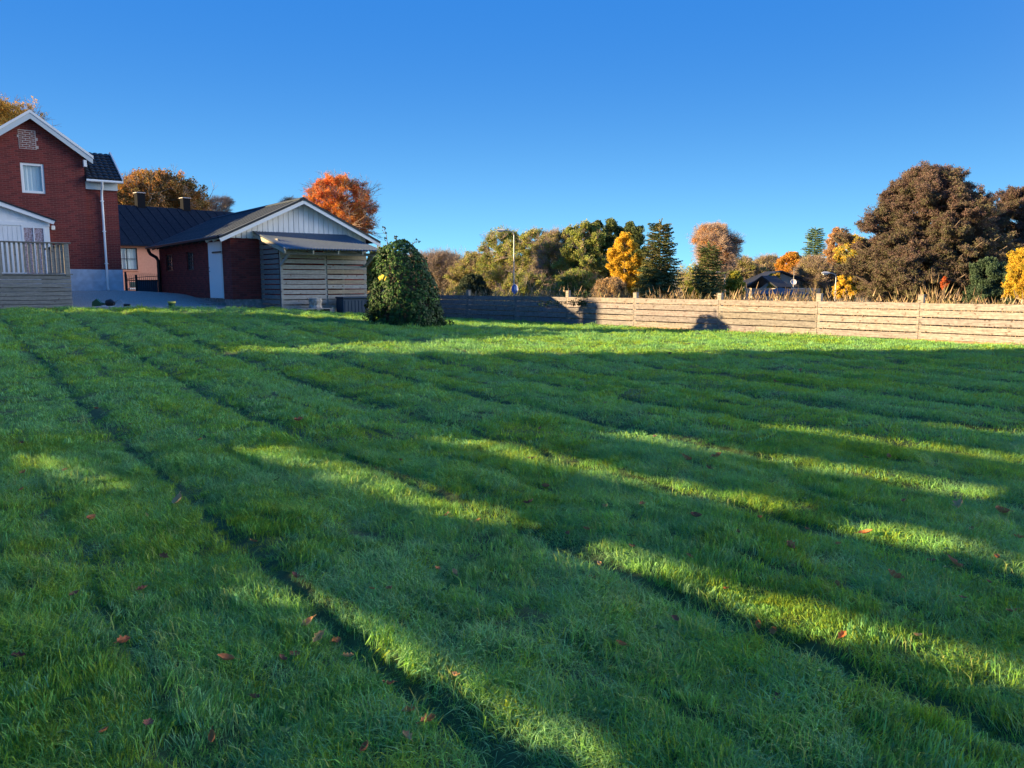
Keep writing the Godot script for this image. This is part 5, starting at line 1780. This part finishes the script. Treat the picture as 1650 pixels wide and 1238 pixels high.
	tree("yellow_bush", "yellow leafy sapling at the right edge above the fence", gr, 1648, 402, 478, 68, 44, {"shape": "round", "lobes": 51, "leaves": 34, "cols": [Color(0.55, 0.40, 0.03), Color(0.44, 0.36, 0.04), Color(0.6, 0.36, 0.03)], "size": 0.24, "pale": true, "clump": 2})
	tree("red_sapling", "tiny orange-red sapling before the copper beech", gr, 1521, 448, 466, 15, 58, {"shape": "round", "lobes": 8, "leaves": 30, "cols": [Color(0.5, 0.12, 0.03)], "size": 0.18})
	tree("yellow_bush", "small golden bush under the left side of the copper beech", gr, 1362, 448, 480, 34, 64, {"shape": "dome", "lobes": 18, "leaves": 40, "cols": yellow, "size": 0.25})
	for k in 11:
		var px: float = 640.0 + k * 98.0 + rnd(-18, 18)
		tree("far_tree", ["faint brown far tree above the woodshed's right end", "faint olive far tree behind the ivy and bare tree", "faint brown far tree behind the tall street lamp", "faint olive far tree left of the dark green pair", "faint brown far tree behind the golden tree", "faint olive far tree right of the large spruce", "faint brown far tree in the gap right of the birch", "faint olive far tree behind the far roofs", "faint brown far tree below the narrow birch", "faint olive far tree hidden low behind the copper beech", "faint brown far tree low behind the second beech"][k], "trees on the far skyline", px, 424 + rnd(-7, 8), 470, 110, 130 + rnd(0, 40), {"shape": "dome", "lobes": 45, "leaves": 40, "twigs": 0.24, "cols": brown if k % 2 == 0 else olive, "twig_cols": twc, "size": 0.6})
	# behind the houses
	tree("orange_maple", "bright orange-red maple behind the white garage gable", gl, 549, 290, 400, 126, 52, {"shape": "round", "lobes": 90, "leaves": 46, "cols": [Color(0.62, 0.22, 0.03), Color(0.5, 0.13, 0.025), Color(0.58, 0.28, 0.05)], "top_cols": [Color(0.66, 0.17, 0.04), Color(0.6, 0.26, 0.08)], "size": 0.24, "clump": 2, "lobe": 1.05, "twigs": 0.25, "twig_cols": twc})
	tree("leafy_tree", "olive-brown tree showing between woodshed and ivy mound", gl, 612, 404, 470, 70, 56, {"shape": "dome", "lobes": 60, "leaves": 50, "cols": olive, "size": 0.3})
	tree("brown_oak", "wide golden-brown oak rising behind the peach house roof", gl, 250, 288, 345, 150, 58, {"shape": "dome", "lobes": 80, "leaves": 60, "cols": [Color(0.393, 0.199, 0.0594), Color(0.281, 0.174, 0.0475), Color(0.506, 0.236, 0.0713), Color(0.196, 0.149, 0.0416)], "size": 0.4, "twigs": 0.1, "twig_cols": twc})
	tree("golden_tree", "tall golden tree behind the gable of the red house", gl, -8, 160, 300, 186, 66, {"shape": "round", "lobes": 100, "leaves": 60, "cols": [Color(0.70, 0.44, 0.08), Color(0.62, 0.38, 0.07), Color(0.50, 0.32, 0.07)], "size": 0.38, "clump": 2, "twigs": 0.12, "twig_cols": twc})
	tree("bare_tree", "leafless grey tree right of the second peach house chimney", gl, 352, 320, 350, 46, 78, {"shape": "vase", "lobes": 39, "leaves": 0, "twigs": 1.6, "twig_cols": [Color(0.12, 0.11, 0.12), Color(0.17, 0.15, 0.15)]})
	tree("bare_tree", "leafless brown treetop just above the garage ridge", gl, 470, 322, 360, 56, 70, {"shape": "dome", "lobes": 39, "leaves": 10, "twigs": 1.4, "cols": brown, "twig_cols": twc, "size": 0.25})

func build_reeds() -> void:
	# dry tall grass along the far side of the fence: nobody could count it
	var blade := Geo.new()
	for k in 16:
		var o := Vector3(rnd(-0.16, 0.16), 0, rnd(-0.16, 0.16))
		var h := rnd(0.6, 1.05)
		var lean := Vector3(rnd(-0.3, 0.4), 0, rnd(-0.3, 0.3)) * h
		var s := Vector3(rnd(-1, 1), 0, rnd(-1, 1)).normalized() * 0.007
		var m := o + lean * 0.4 + Vector3.UP * h * 0.65
		var e := o + lean + Vector3.UP * h
		var t := rnd(0.7, 1.3)
		blade.col = Color(t, t * rnd(0.9, 1.0), t * rnd(0.8, 1.0))
		blade.quad(o - s, o + s, m + s, m - s)
		blade.tri(m - s, m + s, e)
		if k % 3 == 0:   # seed head
			blade.tri(e - s * 2.4, e + s * 2.4, e + (e - m) * 0.5 + Vector3(0.03, 0.02, 0))
			blade.tri(e + Vector3(0, -0.02, 0.02), e + Vector3(0, 0, -0.02), e + (e - m) * 0.5 + Vector3(0.03, 0.02, 0))
	var cp := Copies.new()
	for k in 2800:
		var u := rnd(-8.0, 30.0)
		var far := 0.85 + pow(rnd(), 1.6) * 5.5
		var p := on_fence(u, -far, 0)
		var clump := fn.get_noise_2d(u * 0.55 + 5.0, far * 0.7)
		var h := 0.80 + 0.55 * clump + rnd(-0.25, 0.3) * (1.0 + clump) + (0.08 if u > 12.0 else 0.0)
		p.y = ground(p.x, -p.z) - 0.02
		h = h * 0.80 - p.y * 0.9
		var c: Color = [Color(0.33, 0.243, 0.136), Color(0.272, 0.204, 0.127), Color(0.389, 0.302, 0.185), Color(0.194, 0.185, 0.0871)][rng.randi() % 4]
		cp.add(Basis(Vector3.UP, rnd(0, TAU)) * Basis(Vector3.RIGHT, rnd(-0.12, 0.12)) * Basis.from_scale(Vector3(1.0, h, 1.0)), p, c)
	stuff("dry_tall_grass", cp, blade.mesh(), M.straw)
	tag(get_node("dry_tall_grass"), "dry straw-coloured tall grass growing along the far side of the fence", "tall grass")

func build_small_things() -> void:
	var p := on_ground(180, 494)
	p.y = ground(p.x, -p.z)
	var t := thing("grass_trimmer", "grass trimmer lying on the gravel at the edge of the lawn", "trimmer", p, 0.12)
	var e := Geo.new()
	e.tube([Vector3(-0.16, 0.12, 0.0), Vector3(-0.02, 0.13, 0.02), Vector3(0.10, 0.10, 0.04)], [0.10, 0.13, 0.07], 9)
	obj("motor", e.mesh(), M.black, t)
	var s := Geo.new()
	s.tube([Vector3(0.08, 0.12, 0.0), Vector3(0.22, 0.22, 0.03), Vector3(0.34, 0.20, 0.05), Vector3(0.45, 0.06, 0.1)], [0.016, 0.016, 0.016, 0.016], 7)
	obj("shaft", s.mesh(), M.galv, t)
	var h := Geo.new()
	h.tube([Vector3(0.44, 0.05, 0.1), Vector3(0.64, 0.05, 0.14)], [0.05, 0.04], 8)
	obj("trimmer_head", h.mesh(), M.black, t)
	var b := Geo.new()
	b.tube([Vector3(-0.18, 0.08, 0.0), Vector3(-0.36, 0.10, 0.0)], [0.03, 0.05], 7)
	b.prism(PackedVector2Array([Vector2(-0.62, 0.0), Vector2(-0.34, 0.02), Vector2(-0.30, 0.10), Vector2(-0.46, 0.26), Vector2(-0.60, 0.16)]), -0.08, 0.08)
	obj("guard", b.mesh(), M.green_plastic, t)
	var w := Geo.new()
	w.tube([Vector3(-0.30, 0.02, 0.12), Vector3(-0.12, 0.01, 0.16), Vector3(0.12, 0.01, 0.14)], [0.008, 0.008, 0.008], 5)
	obj("cord", w.mesh(), M.white, t)
	p = on_ground(277, 497)
	p.y = ground(p.x, -p.z) - 0.02
	var u := thing("green_bucket", "small green bucket with yellow rim at the gravel edge", "bucket", p)
	var g := Geo.new()
	g.lathe([[0.0, 0.0], [0.09, 0.0], [0.115, 0.22], [0.105, 0.22], [0.085, 0.02]], 14)
	obj("bucket_body", g.mesh(), M.green_plastic, u)
	var r := Geo.new()
	r.lathe([[0.116, 0.19], [0.128, 0.20], [0.128, 0.25], [0.11, 0.25], [0.105, 0.2]], 14)
	obj("rim", r.mesh(), M.yellow_plastic, u)

# ---------------------------------------------------------------- lawn cover
func build_grass() -> void:
	var near_: Array[ArrayMesh] = []
	var mid: Array[ArrayMesh] = []
	for k in 3:
		near_.append(grass_tuft(38, 0.08, 0.062, 0.0036, 1.15))
		mid.append(grass_tuft(32, 0.14, 0.054, 0.0068, 1.15))
	var cp := []
	for k in 6: cp.append(Copies.new())
	var fine := [Color(0.20, 0.47, 0.10), Color(0.22, 0.49, 0.085)]
	var moss := [Color(0.30, 0.46, 0.035), Color(0.27, 0.46, 0.04)]
	var blue := [Color(0.20, 0.47, 0.18), Color(0.23, 0.49, 0.19)]
	# [from, to, tufts per square metre, size, mesh set]
	for q in [[1.5, 4.0, 760, 1.0, 0], [4.0, 7.5, 560, 1.05, 0], [7.5, 13.0, 260, 1.0, 1], [13.0, 22.0, 140, 1.15, 1], [22.0, 40.0, 75, 1.35, 1]]:
		var area: float = (0.7 * (q[0] + q[1]) + 5.2) * (q[1] - q[0])
		for k in int(area * q[2]):
			var d := rnd(q[0], q[1])
			var hw: float = 0.7 * q[1] + 2.6
			var x := rnd(-hw, hw)
			if absf(x) > 0.7 * d + 2.6: continue
			if not on_lawn(x, d): continue
			if -beyond_fence(x, d) < 0.3 and 0.73 * (x + 1.95) - 0.682 * (d - 33.5) > 6.0 and rnd() < 0.8: continue
			var lush := fn.get_noise_2d(x * 0.55 + 7.0, d * 0.55)
			var tuft := fn.get_noise_2d(x * 2.6 - 50.0, d * 2.6)
			var flat_ := rut_gap(x, d) < (0.09 if q[4] == 0 else 0.13)
			if flat_ and rnd() < 0.2: continue
			var h := (1.0 + 0.35 * lush + 0.45 * tuft) * rnd(0.8, 1.2)
			h = clampf(h, 0.15, 1.7)
			var hue := fn2.get_noise_2d(x * 0.35, d * 0.35) + 0.6 * fn2.get_noise_2d(x * 1.4 + 30.0, d * 1.4)
			var roll := rnd()
			var pal: Array = moss if roll < clampf(0.2 + hue * 0.8, 0.04, 0.7) else (blue if roll > clampf(0.62 + hue * 0.8, 0.25, 0.95) else fine)
			var c := pick(pal, 0.25)
			var tilt := Vector3(fn.get_noise_2d(x * 0.8 + 200.0, d * 0.8), 0, fn.get_noise_2d(x * 0.8 - 200.0, d * 0.8)) * 0.9
			var b := Basis(Vector3.UP, rnd(0, TAU))
			var axis := Vector3.UP.cross((Vector3.UP + tilt).normalized())
			if axis.length() > 0.01: b = Basis(axis.normalized(), asin(clampf(axis.length(), 0, 1))) * b
			var s: float = q[3] * rnd(0.85, 1.2) * (0.5 if flat_ else 1.0)
			var o := P(x, ground(x, d) + relief(x, d) - 0.005, d)
			cp[int(q[4]) * 3 + rng.randi() % 3].add(b * Basis.from_scale(Vector3(s, s * h, s)), o, c)
	var tall := grass_tuft(7, 0.05, 0.115, 0.0042, 0.8)
	var tc := Copies.new()
	for k in 5200:
		var d := 1.6 + pow(rnd(), 1.3) * 8.0
		var x := rnd(-1, 1) * (0.7 * d + 0.8)
		if rutness(x, d) > 0.3 or fn.get_noise_2d(x * 1.1 + 77.0, d * 1.1) < -0.1: continue
		tc.add(Basis(Vector3.UP, rnd(0, TAU)).scaled(Vector3(1, rnd(0.7, 1.2), 1)), P(x, ground(x, d) + relief(x, d), d), pick([Color(0.16, 0.38, 0.06), Color(0.24, 0.44, 0.08), Color(0.33, 0.42, 0.12), Color(0.12, 0.33, 0.08)], 0.25))
	var to := stuff("lawn_grass", tc, tall, M.grass)
	tag(to, "scattered longer blades standing above the short near grass", "grass")
	for k in 6:
		var o := stuff("lawn_grass", cp[k], near_[k] if k < 3 else mid[k - 3], M.grass)
		tag(o, ["fine short grass of the near lawn", "coarser-looking grass of the far lawn"][int(k / 3.0)], "grass")
	# clover, plantain and dandelion leaves among the near grass
	var rosette := Geo.new()
	for k in 3:   # three rounded leaflets of unequal size on their stalks
		var a := TAU * k / 3 + rnd(-0.5, 0.5)
		var dir := Vector3(cos(a), rnd(-0.1, 0.5), sin(a)).normalized()
		var side := dir.cross(Vector3.UP).normalized()
		var nrm := side.cross(dir)
		var l := rnd(0.55, 1.0)
		var w := l * rnd(0.36, 0.46)
		var ring := []
		for j in 10:
			var t := TAU * j / 10
			ring.append(dir * (0.1 + l * (0.5 - 0.5 * cos(t))) + side * w * sin(t) + nrm * 0.18 * absf(sin(t)))
		var heart := dir * (0.1 + l * 0.5) - nrm * 0.03
		for j in 10: rosette.tri(heart, ring[j], ring[(j + 1) % 10])
		rosette.bar(Vector3(0, -1.4, 0), dir * 0.12, 0.04, 0.04, Vector3.RIGHT)
	var wd := Copies.new()
	for k in 300:
		var d := 1.8 + pow(rnd(), 1.5) * 4.2
		var x := rnd(-1, 1) * (0.68 * d + 0.3)
		if fn.get_noise_2d(x * 0.9 + 31.0, d * 0.9) < -0.05: continue
		wd.add(Basis(Vector3.UP, rnd(0, TAU)) * Basis(Vector3.RIGHT, rnd(-0.4, 0.4)) * Basis.from_scale(Vector3.ONE * rnd(0.02, 0.04)), P(x, ground(x, d) + relief(x, d) + rnd(0.04, 0.075), d), pick([Color(0.06, 0.17, 0.04), Color(0.07, 0.19, 0.05), Color(0.10, 0.20, 0.035)]))
	var ws := stuff("lawn_weeds", wd, rosette.mesh(), M.grass)
	tag(ws, "broad-leaved clover and dandelion leaves in the near grass", "weeds")

func curled_leaf(k: int) -> ArrayMesh:
	var g := Geo.new()
	var nx := 4
	var ny := 6
	var grid := []
	var curl := rnd(0.5, 1.5) * (1.0 if k % 2 else -1.0)
	var bend := rnd(0.3, 1.1)
	for j in ny + 1:
		var t := float(j) / ny
		var w := 0.36 * pow(sin(PI * clampf(t * 0.93 + 0.04, 0, 1)), 0.8) * (1.0 + 0.28 * sin(t * 19.0 + k))
		for i in nx + 1:
			var s := (float(i) / nx - 0.5) * 2.0
			var a := s * curl
			grid.append(Vector3(sin(a) / curl * w, (1.0 - cos(a)) / absf(curl) * w * 1.4 + bend * pow(t - 0.5, 2.0) + rnd(-0.02, 0.03), (t - 0.5)))
	for j in ny:
		for i in nx:
			var a := j * (nx + 1) + i
			g.quad(grid[a], grid[a + 1], grid[a + nx + 2], grid[a + nx + 1])
	g.bar(grid[2] + Vector3(0, 0, -0.28), grid[2], 0.02, 0.02)
	return g.mesh()

func build_fallen_leaves() -> void:
	var meshes := []
	for k in 6: meshes.append(curled_leaf(k))
	var mats := []
	for c in [lin(0.42, 0.13, 0.03), lin(0.30, 0.09, 0.03), lin(0.20, 0.06, 0.035), lin(0.50, 0.28, 0.12), lin(0.09, 0.025, 0.02)]:
		var m := leaf_mat(0.7, 0.3)
		m.vertex_color_use_as_albedo = false
		m.albedo_color = c
		mats.append(m)
	var words := ["orange", "rust-brown", "dull brown", "pale tan", "dark purple-brown"]
	# [px, py, colour, length on the photograph, own label]
	var spots := [
		[288, 815, 3, 30, "long tan curled leaf lying in the left wheel rut"], [408, 878, 0, 20, "upright orange leaf right of the left wheel rut"], [148, 857, 1, 22, "rust-brown leaf alone at far left of the lawn"],
		[198, 1055, 1, 30, "large crumpled brown leaf at lower left of the lawn"], [364, 1077, 0, 32, "large orange-brown leaf left of the shaded rut at lower left"], [497, 1018, 3, 24, "tan leaf at the lit edge of the near rut"],
		[480, 685, 1, 26, "flat brown leaf in the shaded middle of the lawn"], [1223, 842, 0, 18, "bright orange leaf at the end of a sunlit streak"], [857, 745, 4, 18, "dark upright leaf in the sunlit streak at the middle"],
		[1120, 848, 4, 20, "nearly black leaf between two sunlit streaks"], [1537, 914, 1, 34, "large dark rust leaf at right of the lawn"], [1440, 945, 1, 32, "large rust leaf left of the dark one at right"],
		[1275, 897, 1, 24, "brown leaf right of the middle below the streaks"], [1612, 832, 1, 34, "long rust leaf by the right edge of the lawn"], [1546, 820, 3, 34, "long pale tan leaf near the right edge"],
		[690, 1180, 0, 30, "bright orange upright leaf at bottom centre-left"], [660, 1165, 0, 26, ""], [655, 1205, 3, 26, "pale tan leaf at the bottom below the orange pair"],
		[1222, 1007, 0, 20, ""], [1247, 1015, 0, 18, ""], [1252, 1137, 4, 20, "dark red leaf standing upright in the bottom grass"], [1356, 1043, 0, 14, ""], [1478, 1043, 3, 14, ""],
		[475, 1060, 1, 22, ""], [512, 1035, 3, 26, ""], [540, 1035, 0, 20, ""], [560, 1062, 3, 22, ""], [455, 1070, 2, 20, ""], [265, 910, 2, 18, ""], [478, 938, 2, 24, ""], [600, 965, 0, 14, ""], [628, 968, 2, 12, ""],
		[705, 930, 0, 14, ""], [733, 940, 3, 14, ""], [880, 792, 1, 16, ""], [1105, 748, 1, 24, ""], [1155, 747, 1, 22, ""], [1143, 765, 4, 14, ""], [1055, 712, 3, 10, ""], [1395, 748, 4, 12, ""], [1430, 747, 2, 16, ""],
		[852, 827, 4, 18, ""], [945, 866, 1, 14, ""], [975, 828, 3, 16, ""], [1035, 825, 1, 14, ""], [1350, 885, 0, 14, ""], [1395, 870, 0, 22, ""], [1350, 950, 1, 16, ""], [1500, 912, 2, 14, ""], [1564, 870, 2, 12, ""], [1640, 885, 1, 16, ""], [1605, 912, 0, 14, ""], [1592, 955, 2, 14, ""],
		[955, 944, 1, 20, ""], [1110, 912, 2, 12, ""], [965, 910, 3, 14, ""], [915, 870, 2, 10, ""], [645, 750, 1, 8, ""], [720, 838, 2, 10, ""], [105, 768, 2, 10, ""], [35, 718, 4, 10, ""], [155, 665, 1, 8, ""], [235, 842, 3, 10, ""], [38, 775, 1, 8, ""], [36, 803, 1, 10, ""], [210, 692, 2, 8, ""], [322, 720, 1, 8, ""], [975, 658, 4, 8, ""], [1290, 600, 1, 12, ""], [1250, 620, 2, 12, ""], [1080, 575, 4, 8, ""], [818, 571, 4, 8, ""], [870, 700, 2, 8, ""], [770, 845, 1, 8, ""], [1018, 890, 2, 10, ""], [1190, 870, 2, 10, ""], [1455, 820, 2, 12, ""], [1300, 860, 4, 10, ""], [120, 970, 2, 16, ""], [30, 1075, 4, 22, ""], [230, 965, 2, 18, ""], [345, 1208, 0, 16, ""], [240, 1198, 2, 20, ""], [170, 1210, 0, 14, ""], [410, 1140, 4, 20, ""], [590, 1222, 1, 18, ""], [735, 1100, 3, 12, ""], [625, 1112, 1, 18, ""], [1000, 1060, 0, 14, ""], [1170, 960, 1, 12, ""], [1090, 1010, 2, 14, ""], [1630, 1000, 1, 16, ""], [1550, 985, 2, 12, ""]]
	for q in spots:
		var p := on_ground(q[0], q[1])
		var d := -p.z
		p.y = ground(p.x, d) + relief(p.x, d) + 0.045
		var o := MeshInstance3D.new()
		o.mesh = meshes[rng.randi() % 6]
		o.material_override = mats[q[2]]
		put(o, "fallen_leaf", self)
		var s: float = clampf(q[3] * d / FPX * 1.0, 0.05, 0.12)
		o.transform = Transform3D((Basis(Vector3.UP, rnd(0, TAU)) * Basis(Vector3.RIGHT, rnd(-0.5, 0.5)) * Basis(Vector3.BACK, rnd(-0.5, 0.5))).scaled(Vector3.ONE * s), p)
		var side: String = ["at the left edge of the lawn", "left of the middle of the lawn", "in the middle of the lawn", "right of the middle of the lawn", "near the right edge of the lawn"][clampi(int(q[0] / 330.0), 0, 4)]
		var row: String = ["far off", "beyond the sunlit streaks", "among the sunlit streaks", "in the nearer grass", "close to the bottom"][0 if q[1] < 640 else 1 if q[1] < 730 else 2 if q[1] < 880 else 3 if q[1] < 1060 else 4]
		tag(o, q[4] if q[4] else "small %s leaf %s, %s" % [words[q[2]], side, row], "leaf", "fallen leaves on the lawn")
